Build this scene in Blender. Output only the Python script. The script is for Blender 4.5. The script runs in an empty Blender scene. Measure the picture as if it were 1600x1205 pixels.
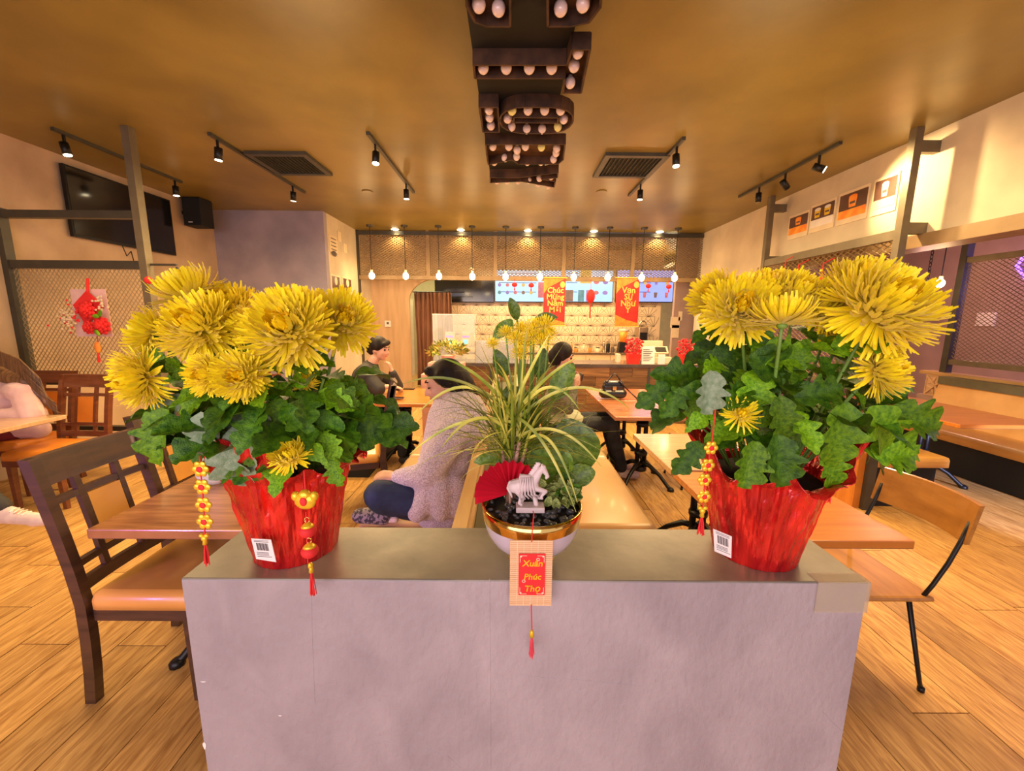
import bpy, bmesh, math, random
from mathutils import Vector, Matrix, Quaternion, noise
random.seed(7)
R = random.Random(11)
C = bpy.context.scene.collection
sc = bpy.context.scene
PI = math.pi
V = Vector

# ---------------------------------------------------------------- camera
FPX = 630.0
PITCH, ROLL, YAW = math.radians(9.4), math.radians(0.5), math.radians(0.25)
CAM = V((0, 0, 1.6))
_f = V((math.sin(YAW)*math.cos(PITCH), math.cos(YAW)*math.cos(PITCH), -math.sin(PITCH)))
_r = V((math.cos(YAW), -math.sin(YAW), 0))
_u = _r.cross(_f)
RT = _r*math.cos(ROLL) + _u*math.sin(ROLL)
UP = _u*math.cos(ROLL) - _r*math.sin(ROLL)
cam_d = bpy.data.cameras.new('camera'); cam = bpy.data.objects.new('camera', cam_d); C.objects.link(cam)
cam_d.sensor_width = 36; cam_d.lens = 36*FPX/1600; cam_d.clip_start = .05; cam_d.clip_end = 100
m = Matrix((RT, UP, -_f)).transposed().to_4x4(); m.translation = CAM
cam.matrix_world = m
sc.camera = cam

def P(u, v, X=None, Y=None, Z=None):
    """real place of a photo pixel on the plane X=, Y= or Z="""
    d = _f + RT*((u-800)/FPX) - UP*((v-602.5)/FPX)
    if Y is not None: t = (Y-CAM.y)/d.y
    elif Z is not None: t = (Z-CAM.z)/d.z
    else: t = (X-CAM.x)/d.x
    return CAM + d*t

# ---------------------------------------------------------------- world, light, exposure
w = bpy.data.worlds.new('world'); sc.world = w; w.use_nodes = True
w.node_tree.nodes['Background'].inputs[0].default_value = (.86, .76, .84, 1)
w.node_tree.nodes['Background'].inputs[1].default_value = .7
sc.view_settings.view_transform = 'Standard'; sc.view_settings.look = 'None'
sc.view_settings.gamma = 1; sc.view_settings.use_curve_mapping = False
sc.view_settings.exposure = 0.42
WARM = (1, .69, .33)
def light(kind, name, loc, power, col=WARM, aim=None, size=.1, sy=None, spot=1.6, blend=.6):
    l = bpy.data.lights.new(name, kind); l.energy = power; l.color = col
    if kind == 'AREA':
        l.size = size
        if sy: l.shape = 'RECTANGLE'; l.size_y = sy
    elif kind == 'SPOT': l.spot_size = spot; l.spot_blend = blend; l.shadow_soft_size = size
    else: l.shadow_soft_size = size
    o = bpy.data.objects.new(name, l); C.objects.link(o); o.location = loc
    if aim is not None: o.rotation_euler = (V(aim)-V(loc)).to_track_quat('-Z', 'Y').to_euler()
    return o
# daylight of the shop front behind the camera, warm area fills added below the ceiling to support the fixtures
light('AREA', 'shopfront_daylight', (-1.2, -2.3, 1.7), 92, (1, .79, .86), (0, 4, .6), 4.5, 2.2)
light('AREA', 'warm_fill_left', (-2.4, 2.6, 3.0), 58, WARM, (-2.4, 2.6, 0), 1.4)
light('AREA', 'warm_fill_right', (2.2, 2.4, 3.0), 66, WARM, (2.2, 2.4, 0), 1.4)
light('AREA', 'warm_fill_middle', (-1.6, 5.4, 3.0), 90, WARM, (-1.6, 5.4, 0), 1.2)
light('AREA', 'warm_fill_middle_right', (1.8, 5.4, 3.0), 90, WARM, (1.8, 5.4, 0), 1.2)
light('POINT', 'side_room_lamp', (5.6, 5.6, 2.2), 40, (1, .55, .45), size=.1)
light('POINT', 'side_room_neon', (6.2, 3.4, 2.1), 45, (.45, .3, 1), size=.1)
light('SPOT', 'side_window_light', (4.3, -1.2, 1.7), 2200, (.5, .55, 1), P(1550, 765, Z=0), .05, None, .42, .3)
light('SPOT', 'magenta_window_light', (-3.2, -.9, 1.3), 130, (.85, .25, 1), (-1.6, 1.5, .8), .15, None, .5, .8)
light('AREA', 'kitchen_light', (1.2, 9.55, 2.75), 110, (1, .76, .42), (1.2, 9.9, 0), 4.2, .8)
light('AREA', 'back_hall_light', (-2.3, 10.6, 3.1), 30, (1, .95, .5), (-2.3, 10.6, 0), .8)
light('AREA', 'passage_light', (4.2, 10.9, 3.1), 30, (1, .95, .5), (2.9, 10.9, 0), .6)
light('POINT', 'room_glow_left', (-1.6, 3.6, 2.2), 26, WARM, size=.5)  # added point fills in mid-air, warming the room and ceiling; no lamps hang here
light('POINT', 'room_glow_right', (2.0, 3.4, 2.2), 30, WARM, size=.5)
light('POINT', 'room_glow_back', (.3, 6.9, 2.2), 30, WARM, size=.5)

# ---------------------------------------------------------------- materials
MATS = {}
def mat(name, col, rough=.6, metal=0, var=.12, scale=8, bump=0, bscale=None, stretch=None, emit=0, alpha=1, trans=0,
        col2=None, objrand=0, spec=None, coat=0, sheen=0, detail=3, ramp=(.3, .7), distort=0):
    if name in MATS: return MATS[name]
    M = bpy.data.materials.new(name); M.use_nodes = True; MATS[name] = M
    nt = M.node_tree; n = nt.nodes; L = nt.links; b = n['Principled BSDF']
    b.inputs['Roughness'].default_value = rough; b.inputs['Metallic'].default_value = metal
    if spec is not None: b.inputs['Specular IOR Level'].default_value = spec
    if coat: b.inputs['Coat Weight'].default_value = coat; b.inputs['Coat Roughness'].default_value = .12
    if sheen: b.inputs['Sheen Weight'].default_value = sheen
    if trans: b.inputs['Transmission Weight'].default_value = trans
    if alpha < 1: b.inputs['Alpha'].default_value = alpha
    tc = n.new('ShaderNodeTexCoord'); mp = n.new('ShaderNodeMapping'); L.new(tc.outputs['Object'], mp.inputs[0])
    if stretch: mp.inputs['Scale'].default_value = stretch
    if objrand:
        oi = n.new('ShaderNodeObjectInfo'); cx = n.new('ShaderNodeCombineXYZ')
        mu = n.new('ShaderNodeMath'); mu.operation = 'MULTIPLY'; mu.inputs[1].default_value = 37
        L.new(oi.outputs['Random'], mu.inputs[0]); L.new(mu.outputs[0], cx.inputs[0]); L.new(mu.outputs[0], cx.inputs[1])
        L.new(cx.outputs[0], mp.inputs['Location'])
    nz = n.new('ShaderNodeTexNoise'); nz.inputs['Scale'].default_value = scale; nz.inputs['Detail'].default_value = detail
    nz.inputs['Distortion'].default_value = distort
    L.new(mp.outputs[0], nz.inputs[0])
    cr = n.new('ShaderNodeValToRGB'); cr.color_ramp.elements[0].position = ramp[0]; cr.color_ramp.elements[1].position = ramp[1]
    c2 = col2 or tuple(min(1, c*(1+var)) for c in col); c1 = col if col2 else tuple(c*(1-var) for c in col)
    cr.color_ramp.elements[0].color = (*c1, 1); cr.color_ramp.elements[1].color = (*c2, 1)
    L.new(nz.outputs['Fac'], cr.inputs[0]); out = cr.outputs[0]
    if objrand:
        hs = n.new('ShaderNodeHueSaturation'); mr = n.new('ShaderNodeMapRange')
        mr.inputs['To Min'].default_value = 1-objrand; mr.inputs['To Max'].default_value = 1+objrand
        L.new(oi.outputs['Random'], mr.inputs[0]); L.new(mr.outputs[0], hs.inputs['Value']); L.new(out, hs.inputs['Color']); out = hs.outputs[0]
    L.new(out, b.inputs['Base Color'])
    if emit:
        for l_ in list(b.inputs['Base Color'].links): L.remove(l_)
        b.inputs['Base Color'].default_value = (0, 0, 0, 1)
        L.new(out, b.inputs['Emission Color']); b.inputs['Emission Strength'].default_value = emit
    if bump:
        nb = nz
        if bscale:
            nb = n.new('ShaderNodeTexNoise'); nb.inputs['Scale'].default_value = bscale; nb.inputs['Detail'].default_value = 4; L.new(mp.outputs[0], nb.inputs[0])
        bp = n.new('ShaderNodeBump'); bp.inputs['Strength'].default_value = bump; bp.inputs['Distance'].default_value = .01
        L.new(nb.outputs['Fac'], bp.inputs['Height']); L.new(bp.outputs[0], b.inputs['Normal'])
    return M

M_floor = mat('floor_plank_tile', (.33, .15, .032), .42, col2=(.66, .39, .125), scale=7, stretch=(6, .6, 1), objrand=.2, detail=10, bump=.2, ramp=(.30, .66), distort=1.6)
M_grout = mat('floor_grout', (.025, .014, .008), .9)
M_ceil = mat('ceiling_bronze_plaster', (.150, .108, .024), .36, col2=(.27, .195, .045), scale=1.3, detail=6, bump=.1, bscale=3)
M_wallL = mat('beige_plaster', (.42, .30, .19), .8, col2=(.60, .44, .29), scale=2.2, detail=8, bump=.12)
M_wallG = mat('blue_grey_plaster', (.25, .23, .30), .75, col2=(.40, .35, .42), scale=2.0, detail=8, bump=.15)
M_wallR = mat('warm_white_plaster', (.50, .42, .30), .75, col2=(.68, .58, .42), scale=2, detail=8, bump=.12)
M_grain = mat('fine_grain_panel', (.50, .33, .18), .7, col2=(.66, .46, .27), scale=9, stretch=(1, 1, .12), detail=8, bump=.2)
M_wallS = mat('mauve_plaster', (.33, .22, .19), .8, col2=(.44, .31, .26), scale=2, detail=8)
M_half = mat('grey_painted_plaster', (.285, .235, .245), .6, col2=(.43, .365, .365), scale=6, detail=12, bump=.45, bscale=60, stretch=(1, 1, .6), ramp=(.25, .75), distort=.5)
M_half_top = mat('brown_grey_worn_top', (.13, .115, .085), .36, col2=(.31, .27, .19), scale=6, detail=10, bump=.3)
M_steel = mat('dark_frame_steel', (.075, .07, .055), .45, .5)
M_olive = mat('olive_frame_steel', (.16, .13, .08), .5, .3)
M_tan = mat('tan_frame_steel', (.30, .20, .10), .5, .2)
M_black = mat('black_metal', (.012, .012, .012), .4, .4)
M_mattblack = mat('matt_black', (.006, .006, .006), .8)
M_mesh = mat('expanded_metal', (.22, .15, .07), .5, .3)
M_meshL = mat('expanded_metal_beige', (.34, .26, .14), .5, .3)
M_rust = mat('rusted_steel', (.030, .015, .008), .75, .3, col2=(.12, .055, .025), scale=9, detail=8, bump=.15)
M_bulb_off = mat('frosted_bulb', (.85, .68, .62), .15, var=.03, coat=.5)
M_bulb_y = mat('yellowed_bulb', (.85, .8, .30), .15, var=.03, coat=.5)
M_bulb_on = mat('lit_bulb', (1, .80, .45), .3, var=0, emit=14)
M_lens = mat('lit_lens', (1, .82, .5), .3, var=0, emit=16)
M_chair = mat('dark_walnut', (.035, .016, .010), .38, col2=(.08, .036, .018), scale=6, stretch=(1, 1, 6), detail=5, bump=.08, coat=.3)
M_chair_r = mat('red_mahogany', (.11, .028, .010), .35, col2=(.19, .055, .02), scale=6, stretch=(1, 1, 6), coat=.4)
M_vinyl = mat('tan_vinyl', (.60, .29, .055), .32, col2=(.72, .38, .085), scale=4, bump=.05, coat=.2)
M_vinylO = mat('orange_vinyl', (.62, .20, .02), .4, var=.08)
M_vinylP = mat('pale_tan_vinyl', (.56, .35, .16), .36, col2=(.64, .42, .21), scale=3, bump=.05, coat=.2)
M_tabL = mat('brown_wood_top', (.20, .075, .022), .28, col2=(.42, .19, .07), scale=5, stretch=(1, 9, 1), detail=6, coat=.4)
M_tabO = mat('orange_wood_top', (.46, .14, .016), .3, col2=(.62, .22, .03), scale=4, stretch=(.7, 9, 1), detail=6, coat=.3)
M_tabR = mat('reddish_wood_top', (.36, .12, .05), .22, col2=(.56, .23, .10), scale=4, stretch=(.7, 9, 1), detail=6, coat=.5)
M_tabP = mat('pale_wood_top', (.50, .30, .15), .25, col2=(.64, .42, .24), scale=4, stretch=(.7, 9, 1), detail=6, coat=.4)
M_edge = mat('table_edge', (.22, .09, .035), .5)
M_oak = mat('oak_plywood', (.33, .13, .018), .35, col2=(.52, .23, .04), scale=5, stretch=(4, 1, 4), detail=8, coat=.3)
M_rail = mat('golden_rail_wood', (.42, .24, .08), .4, col2=(.6, .38, .15), scale=5, stretch=(4, .5, 4), detail=6)
M_olivepanel = mat('olive_panel', (.13, .12, .06), .6)
M_counter = mat('reclaimed_board', (.10, .045, .016), .55, col2=(.27, .13, .045), scale=4, stretch=(.6, 1, 8), objrand=.35, detail=7, bump=.25)
M_ctop = mat('dark_counter_top', (.05, .035, .025), .25, col2=(.09, .06, .04), coat=.4)
M_white = mat('white_paper', (.82, .76, .70), .6, var=.04)
M_cream = mat('cream_card', (.75, .62, .42), .6, var=.05)
M_red = mat('crimson_foil', (.50, .004, .010), .24, .5, col2=(.92, .03, .02), scale=16, stretch=(1, 1, .25), detail=8, bump=1.0, bscale=38, coat=.7, distort=1.2, ramp=(.35, .62))
M_redp = mat('red_felt', (.75, .02, .02), .7, var=.1)
M_redpaper = mat('red_fan_paper', (.62, .012, .035), .45, var=.2)
M_gold = mat('gold_plastic', (.90, .58, .03), .3, .4, var=.12, scale=60, bump=.2)
M_goldm = mat('polished_gold', (.85, .55, .16), .1, 1, var=.03)
M_ceramic = mat('lilac_white_ceramic', (.60, .53, .60), .18, var=.03, coat=.7)
M_stone = mat('carved_white_resin', (.68, .56, .53), .5, var=.08, scale=30, bump=.15)
M_pebble = mat('black_pebble', (.02, .022, .026), .3, col2=(.13, .13, .13), scale=20, objrand=.5, coat=.3)
M_soil = mat('dark_soil', (.02, .014, .008), .95, bump=.5, scale=40)
M_petal = mat('yellow_petal', (.98, .74, .002), .5, col2=(1, .90, .006), scale=12, sheen=.2, objrand=.08)
M_petalc = mat('deep_yellow_petal', (.90, .58, .002), .5, col2=(1, .76, .005), scale=12)
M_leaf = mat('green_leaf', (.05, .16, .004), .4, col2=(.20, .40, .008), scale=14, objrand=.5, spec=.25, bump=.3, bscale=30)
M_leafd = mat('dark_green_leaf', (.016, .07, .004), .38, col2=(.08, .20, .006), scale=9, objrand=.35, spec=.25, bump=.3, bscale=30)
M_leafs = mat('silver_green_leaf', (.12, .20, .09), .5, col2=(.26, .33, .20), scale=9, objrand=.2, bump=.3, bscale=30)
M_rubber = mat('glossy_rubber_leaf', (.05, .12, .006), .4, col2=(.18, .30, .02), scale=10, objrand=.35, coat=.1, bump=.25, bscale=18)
M_grass = mat('striped_grass_blade', (.16, .24, .01), .4, col2=(.72, .66, .10), scale=7, objrand=.4, ramp=(.38, .62))
M_grassd = mat('dark_grass_blade', (.07, .13, .01), .4, col2=(.26, .32, .03), scale=7, objrand=.4)
M_stem = mat('green_stem', (.16, .30, .04), .5, var=.2)
M_bark = mat('pink_brown_stalk', (.42, .24, .16), .6, var=.2, scale=20)
M_bamboo = mat('bamboo_mat', (.72, .42, .20), .5, col2=(.84, .55, .30), scale=3, stretch=(1, 1, 40), detail=2)
M_thread = mat('pale_thread', (.9, .74, .5), .6)
M_skin = mat('skin', (.66, .36, .24), .5, var=.06)
M_hair = mat('black_hair', (.006, .005, .005), .6, spec=.2, col2=(.028, .018, .014), scale=20, stretch=(1, 1, .2), bump=.4)
M_hairb = mat('brown_hair', (.055, .022, .010), .4, col2=(.22, .11, .045), scale=22, stretch=(3, 1, .35), bump=.5, detail=6)
M_fleece = mat('grey_pink_fleece', (.52, .43, .47), .95, col2=(.86, .76, .80), scale=170, bump=.8, sheen=.3, detail=2, ramp=(.4, .6))
M_pinkj = mat('pale_pink_fleece', (.72, .47, .46), .9, var=.08, bump=.4, scale=12, sheen=.3)
M_jeans = mat('navy_denim', (.012, .022, .06), .8, col2=(.03, .05, .12), scale=14, bump=.2)
M_jeansb = mat('black_denim', (.010, .012, .016), .8, col2=(.03, .034, .04), scale=14, bump=.2)
M_maroon = mat('maroon_cloth', (.16, .015, .02), .8, var=.2, scale=10, bump=.3)
M_jacketb = mat('charcoal_jacket', (.035, .032, .030), .75, var=.3, scale=9, bump=.3)
M_check = mat('olive_patterned_jacket', (.05, .05, .035), .8, col2=(.22, .20, .15), scale=16, bump=.2)
M_shirt = mat('pale_green_shirt', (.42, .42, .28), .8, var=.1, bump=.3)
M_sneaker = mat('pink_white_sneaker', (.72, .56, .52), .6, var=.08, bump=.3, scale=20)
M_shoe = mat('patterned_slip_on', (.04, .03, .05), .7, col2=(.28, .22, .25), scale=60, ramp=(.48, .52))
M_leather = mat('black_leather', (.012, .011, .010), .22, var=.2, coat=.6)
M_glass = mat('clear_glass', (.75, .85, .9), .05, alpha=.22, var=.02)
M_tape = mat('clear_tape', (.62, .54, .40), .15, alpha=.35, var=.05, coat=.5)
M_screen = mat('lit_menu_screen', (.42, .66, 1), .3, var=.05, scale=4, emit=1.1)
M_screen2 = mat('lit_violet_menu_screen', (.36, .42, 1), .3, var=.05, scale=4, emit=1.0)
M_cyan = mat('cyan_display', (.02, .75, .65), .3, var=.03, emit=1.4)
M_magenta = mat('magenta_display', (.9, .10, .65), .3, var=.03, emit=1.0)
M_tvblack = mat('dark_glossy_panel', (.006, .006, .007), .12, coat=.5)
M_curtain = mat('brown_curtain', (.20, .085, .045), .85, col2=(.30, .14, .08), scale=6, stretch=(1, 1, .3), bump=.2)
M_tile = mat('cream_wall_tile', (.74, .55, .34), .3, var=.06, scale=5)
M_line = mat('dark_inlay', (.14, .08, .04), .5)
M_yellowwall = mat('bright_yellow_wall', (.85, .72, .38), .7, var=.05)
M_door = mat('red_door', (.30, .035, .02), .6)
M_neon = mat('violet_neon', (.35, .12, 1), .4, var=0, emit=3)
M_pinkbox = mat('pink_card', (.78, .42, .36), .6, var=.05)
M_bottle = mat('amber_glass', (.45, .2, .03), .15, var=.1, coat=.5)
M_steelb = mat('brushed_steel', (.55, .42, .28), .25, .9, var=.1)
M_berry = mat('red_berry', (.75, .02, .03), .4, var=.2, scale=30)
M_ink = mat('printed_grey_ink', (.10, .08, .08), .6)
M_orange = mat('orange_print', (.9, .22, .02), .5, col2=(.95, .42, .04), scale=12)
M_brownprint = mat('brown_poster_print', (.10, .045, .03), .5, var=.3, scale=5)
M_bred = mat('banner_red', (.80, .012, .012), .5, col2=(.92, .04, .02), scale=6)
M_banner_gold = mat('banner_gold', (.95, .62, .10), .4, var=.1)
M_block = mat('carved_breeze_block', (.66, .44, .24), .8, var=.08, bump=.1)

# ---------------------------------------------------------------- mesh helpers
ORG = {}
def frame(d, up=V((0, 0, 1))):
    d = V(d).normalized(); s = d.cross(up)
    if s.length < 1e-4: s = d.cross(V((0, 1, 0)))
    s.normalize(); return d, s, s.cross(d)
class MB:
    def __init__(s): s.v = []; s.f = []; s.m = []; s.k = 0
    def add(s, vs, fs):
        o = len(s.v); s.v += [V(p) for p in vs]; s.f += [tuple(o+i for i in f) for f in fs]; s.m += [s.k]*len(fs); return s
    def hexa(s, p): return s.add(p, [(0, 3, 2, 1), (4, 5, 6, 7), (0, 1, 5, 4), (1, 2, 6, 5), (2, 3, 7, 6), (3, 0, 4, 7)])
    def box(s, x0, x1, y0, y1, z0, z1):
        return s.hexa([(x0, y0, z0), (x1, y0, z0), (x1, y1, z0), (x0, y1, z0), (x0, y0, z1), (x1, y0, z1), (x1, y1, z1), (x0, y1, z1)])
    def rbox(s, x0, x1, y0, y1, z0, z1, b=.01):      # box with rounded vertical corners and softened top edge
        pts = []
        for (cx, cy, a0) in ((x1-b, y0+b, -PI/2), (x1-b, y1-b, 0), (x0+b, y1-b, PI/2), (x0+b, y0+b, PI)):
            for i in range(4): a = a0+i*PI/6; pts.append((cx, cy, math.cos(a), math.sin(a)))
        n = len(pts); rings = [(z0, b), (z1-b, b), (z1-b*.3, b*.72), (z1, 0)]
        vs = [(cx+c*r, cy+q*r, z) for z, r in rings for cx, cy, c, q in pts]
        fs = [(k*n+i, k*n+(i+1) % n, (k+1)*n+(i+1) % n, (k+1)*n+i) for k in range(3) for i in range(n)]
        fs += [tuple(range(3*n, 4*n)), tuple(range(n-1, -1, -1))]
        return s.add(vs, fs)
    def bar(s, a, b, w, h=None, up=V((0, 0, 1))):
        h = h or w; a, b = V(a), V(b); d, r, t = frame(b-a, V(up))
        c = [-r*w/2-t*h/2, r*w/2-t*h/2, r*w/2+t*h/2, -r*w/2+t*h/2]
        return s.hexa([a+c[0], a+c[1], a+c[2], a+c[3], b+c[0], b+c[1], b+c[2], b+c[3]])
    def tube(s, pts, r, n=8, cap=True):
        pts = [V(p) for p in pts]; rs = r if isinstance(r, (list, tuple)) else [r]*len(pts); vs = []; fs = []
        pr = None
        for i, p in enumerate(pts):
            d = (pts[min(i+1, len(pts)-1)]-pts[max(i-1, 0)]).normalized()
            if pr is None: _, sd, tp = frame(d)
            else:
                sd = pr - d*pr.dot(d)
                if sd.length < 1e-5: _, sd, tp = frame(d)
                sd.normalize(); tp = sd.cross(d)
            pr = sd
            for k in range(n): a = 2*PI*k/n; vs.append(p+(sd*math.cos(a)+tp*math.sin(a))*rs[i])
        for i in range(len(pts)-1):
            for k in range(n): fs.append((i*n+k, i*n+(k+1) % n, (i+1)*n+(k+1) % n, (i+1)*n+k))
        if cap: fs += [tuple(range(n-1, -1, -1)), tuple(range((len(pts)-1)*n, len(pts)*n))]
        return s.add(vs, fs)
    def lathe(s, c, prof, n=24, fn=None, cap=True):
        c = V(c); vs = []
        for i, (r, z) in enumerate(prof):
            for k in range(n):
                a = 2*PI*k/n; rr = r; zz = z
                if fn: rr, zz = fn(a, i, r, z)
                vs.append(c+V((rr*math.cos(a), rr*math.sin(a), zz)))
        fs = [(i*n+k, i*n+(k+1) % n, (i+1)*n+(k+1) % n, (i+1)*n+k) for i in range(len(prof)-1) for k in range(n)]
        if cap: fs += [tuple(range(n-1, -1, -1)), tuple(range((len(prof)-1)*n, len(prof)*n))]
        return s.add(vs, fs)
    def ell(s, c, r, n=12, m=8, rot=None):
        c = V(c); r = (r, r, r) if isinstance(r, (int, float)) else r; vs = []; 
        for i in range(1, m):
            t = PI*i/m
            for k in range(n):
                a = 2*PI*k/n; p = V((r[0]*math.sin(t)*math.cos(a), r[1]*math.sin(t)*math.sin(a), r[2]*math.cos(t)))
                vs.append(p)
        vs += [V((0, 0, r[2])), V((0, 0, -r[2]))]
        fs = [(i*n+k, (i+1)*n+k, (i+1)*n+(k+1) % n, i*n+(k+1) % n) for i in range(m-2) for k in range(n)]
        t, b = (m-1)*n, (m-1)*n+1
        fs += [(t, k, (k+1) % n) for k in range(n)] + [(b, (m-2)*n+(k+1) % n, (m-2)*n+k) for k in range(n)]
        if rot: vs = [rot @ p for p in vs]
        return s.add([c+p for p in vs], fs)
    def cap(s, a, b, ra, rb=None, n=10):            # tapered capsule
        rb = ra if rb is None else rb; a, b = V(a), V(b); d = (b-a).normalized()
        pts = []; rs = []
        for t in (-.99, -.8, -.45): pts.append(a+d*ra*t); rs.append(ra*math.sqrt(1-t*t))
        for t in (0, .33, .66, 1): pts.append(a.lerp(b, t)); rs.append(ra+(rb-ra)*t)
        for t in (.45, .8, .99): pts.append(b+d*rb*t); rs.append(rb*math.sqrt(1-t*t))
        return s.tube(pts, rs, n)
    def prism(s, pts, d):                            # polygon pts extruded by vector d
        n = len(pts); d = V(d); pts = [V(p) for p in pts]
        return s.add(pts+[p+d for p in pts], [tuple(range(n-1, -1, -1)), tuple(range(n, 2*n))] + [(i, (i+1) % n, n+(i+1) % n, n+i) for i in range(n)])
    def build(s, name, ma, parent=None, smooth=False, thick=0):
        o0 = V(ORG.get(parent.name, (0, 0, 0))) if parent else V((0, 0, 0))
        me = bpy.data.meshes.new(name); me.from_pydata([tuple(p-o0) for p in s.v], [], s.f)
        for q in (ma if isinstance(ma, (list, tuple)) else [ma]): me.materials.append(q)
        if isinstance(ma, (list, tuple)): me.polygons.foreach_set('material_index', s.m)
        if smooth: me.shade_smooth()
        me.update()
        o = bpy.data.objects.new(name, me); C.objects.link(o)
        if parent: o.parent = parent; ORG[o.name] = tuple(o0)
        if thick:
            md = o.modifiers.new('t', 'SOLIDIFY'); md.thickness = thick
        return o
def tag(o, label=None, cat=None, group=None, kind=None):
    for k, v in (('label', label), ('category', cat), ('group', group), ('kind', kind)):
        if v: o[k] = v
    return o
def thing(name, label, cat, loc=(0, 0, 0), group=None, rz=0):
    o = bpy.data.objects.new(name, None); o.empty_display_size = .05; C.objects.link(o); o.location = loc; o.rotation_euler[2] = rz
    ORG[o.name] = tuple(loc); return tag(o, label, cat, group)
def struct(name, mb, ma, **k): return tag(mb.build(name, ma, **k), kind='structure')
def link_copy(src, parent, mw=None, m=None):
    o = src.copy(); C.objects.link(o); o.parent = parent; ORG[o.name] = ORG.get(parent.name, (0, 0, 0))
    return o
def copy_tree(src, loc, rz=None, label=None, parent=None):
    o = src.copy(); C.objects.link(o)
    if parent is None:
        o.location = loc
        if rz is not None: o.rotation_euler[2] = rz
        ORG[o.name] = tuple(loc)
        if label: o['label'] = label
    else: o.parent = parent
    for ch in list(src.children): copy_tree(ch, None, parent=o)
    return o
def orient(o, loc, ydir, zdir, s=1):
    y = V(ydir).normalized(); z = V(zdir); z = z-y*z.dot(y)
    if z.length < 1e-4: z = y.orthogonal()
    z.normalize(); x = y.cross(z)
    mm = Matrix((x, y, z)).transposed().to_4x4()
    sv = s if isinstance(s, tuple) else (s, s, s)
    o.matrix_basis = Matrix.Translation(V(loc)-V(ORG.get(o.parent.name, (0, 0, 0)) if o.parent else (0, 0, 0))) @ mm @ Matrix.Diagonal((*sv, 1))
def blob(name, mb, ma, parent=None, voxel=.012, smooth=5):
    o = mb.build('tmp', ma); r = o.modifiers.new('r', 'REMESH'); r.mode = 'VOXEL'; r.voxel_size = voxel
    s = o.modifiers.new('s', 'SMOOTH'); s.factor = .5; s.iterations = smooth
    dg = bpy.context.evaluated_depsgraph_get(); dg.update()
    me = bpy.data.meshes.new_from_object(o.evaluated_get(dg)); bpy.data.objects.remove(o)
    me.name = name; me.shade_smooth()
    o0 = V(ORG.get(parent.name, (0, 0, 0))) if parent else V((0, 0, 0))
    me.transform(Matrix.Translation(-o0))
    if not me.materials: me.materials.append(ma)
    o = bpy.data.objects.new(name, me); C.objects.link(o)
    if parent: o.parent = parent; ORG[o.name] = tuple(o0)
    return o
def text(name, s, size, ma, parent, org, xd, yd, ext=.001, align='CENTER', bold=0):
    cu = bpy.data.curves.new('t', 'FONT'); cu.body = s; cu.size = size; cu.align_x = align; cu.extrude = ext; cu.offset = bold; cu.resolution_u = 2
    cu.space_line = .85
    o = bpy.data.objects.new('t', cu); C.objects.link(o); dg = bpy.context.evaluated_depsgraph_get(); dg.update()
    me = bpy.data.meshes.new_from_object(o.evaluated_get(dg)); bpy.data.objects.remove(o)
    x = V(xd).normalized(); y = V(yd).normalized(); z = x.cross(y)
    mm = Matrix((x, y, z)).transposed().to_4x4(); mm.translation = V(org)-V(ORG.get(parent.name, (0, 0, 0)) if parent else (0, 0, 0))
    me.transform(mm); me.materials.clear(); me.materials.append(ma); me.name = name
    q = bpy.data.objects.new(name, me); C.objects.link(q)
    if parent: q.parent = parent; ORG[q.name] = ORG.get(parent.name, (0, 0, 0))
    return q
def expanded(name, org, ud, vd, W, H, pu, pv, sw, ma, parent):
    """expanded metal sheet: rows of zigzag strands, real holes between"""
    org = V(org); ud = V(ud).normalized(); vd = V(vd).normalized(); nd = ud.cross(vd); mb = MB()
    nu = int(W/pu); nv = int(H/pv); pu = W/nu; pv = H/nv
    for j in range(nv+1):
        for ph in (0, 1):
            vs = []
            for i in range(2*nu+1):
                z = ((i+ph) % 2)*.5*pv; vv = min(max(j*pv+(z if ph == 0 else -(.5*pv-z)) , 0), H)
                c = org+ud*(i*pu/2)+vd*vv
                vs += [c-vd*sw/2+nd*.001, c+vd*sw/2+nd*.004, c+nd*-.003]
            fs = []
            for i in range(2*nu):
                for k in range(3): fs.append((i*3+k, i*3+(k+1) % 3, i*3+3+(k+1) % 3, i*3+3+k))
            mb.add(vs, fs)
    o = mb.build(name, ma, parent); o['kind'] = 'stuff'; return o

ZC = 3.33; XL = -4.95; XR = 3.87; YB = 8.5
# ================================================================ SETTING
mb = MB(); mb.box(-5.3, 7.2, -2.6, 12.5, -.08, -.008); floor = struct('floor', mb, M_grout)
pm = MB(); pm.box(.0025, .2375, .0025, 1.1975, -.008, 0); me = None
planks = []
PW, PL = .24, 1.2
for i in range(-22, 30):
    off = R.choice([0, .3, .6, .9])+R.random()*.1
    for j in range(-1, 10):
        x, y = i*PW, j*PL-off
        d = math.hypot(x-.0, y+.6-0)
        vis = (y+PL > .5 and abs(x) < (y+PL)*1.5+.2)
        hid = (-.75 < x < .5 and y < 1.6)
        planks.append((d+(100 if (not vis or hid) else 0), x, y))
planks.sort()
first = None; rest = MB()
for k, (d, x, y) in enumerate(planks):
    if k < 290:
        if first is None: first = pm.build('plank', M_floor, floor); o = first
        else: o = first.copy(); C.objects.link(o)
        o.location = (x, y, 0)
    elif y > -2.6: rest.box(x+.0015, x+PW-.0015, y+.0015, y+PL-.0015, -.008, 0)
o = rest.build('distant_planks', M_floor, floor); o['kind'] = 'stuff'

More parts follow.
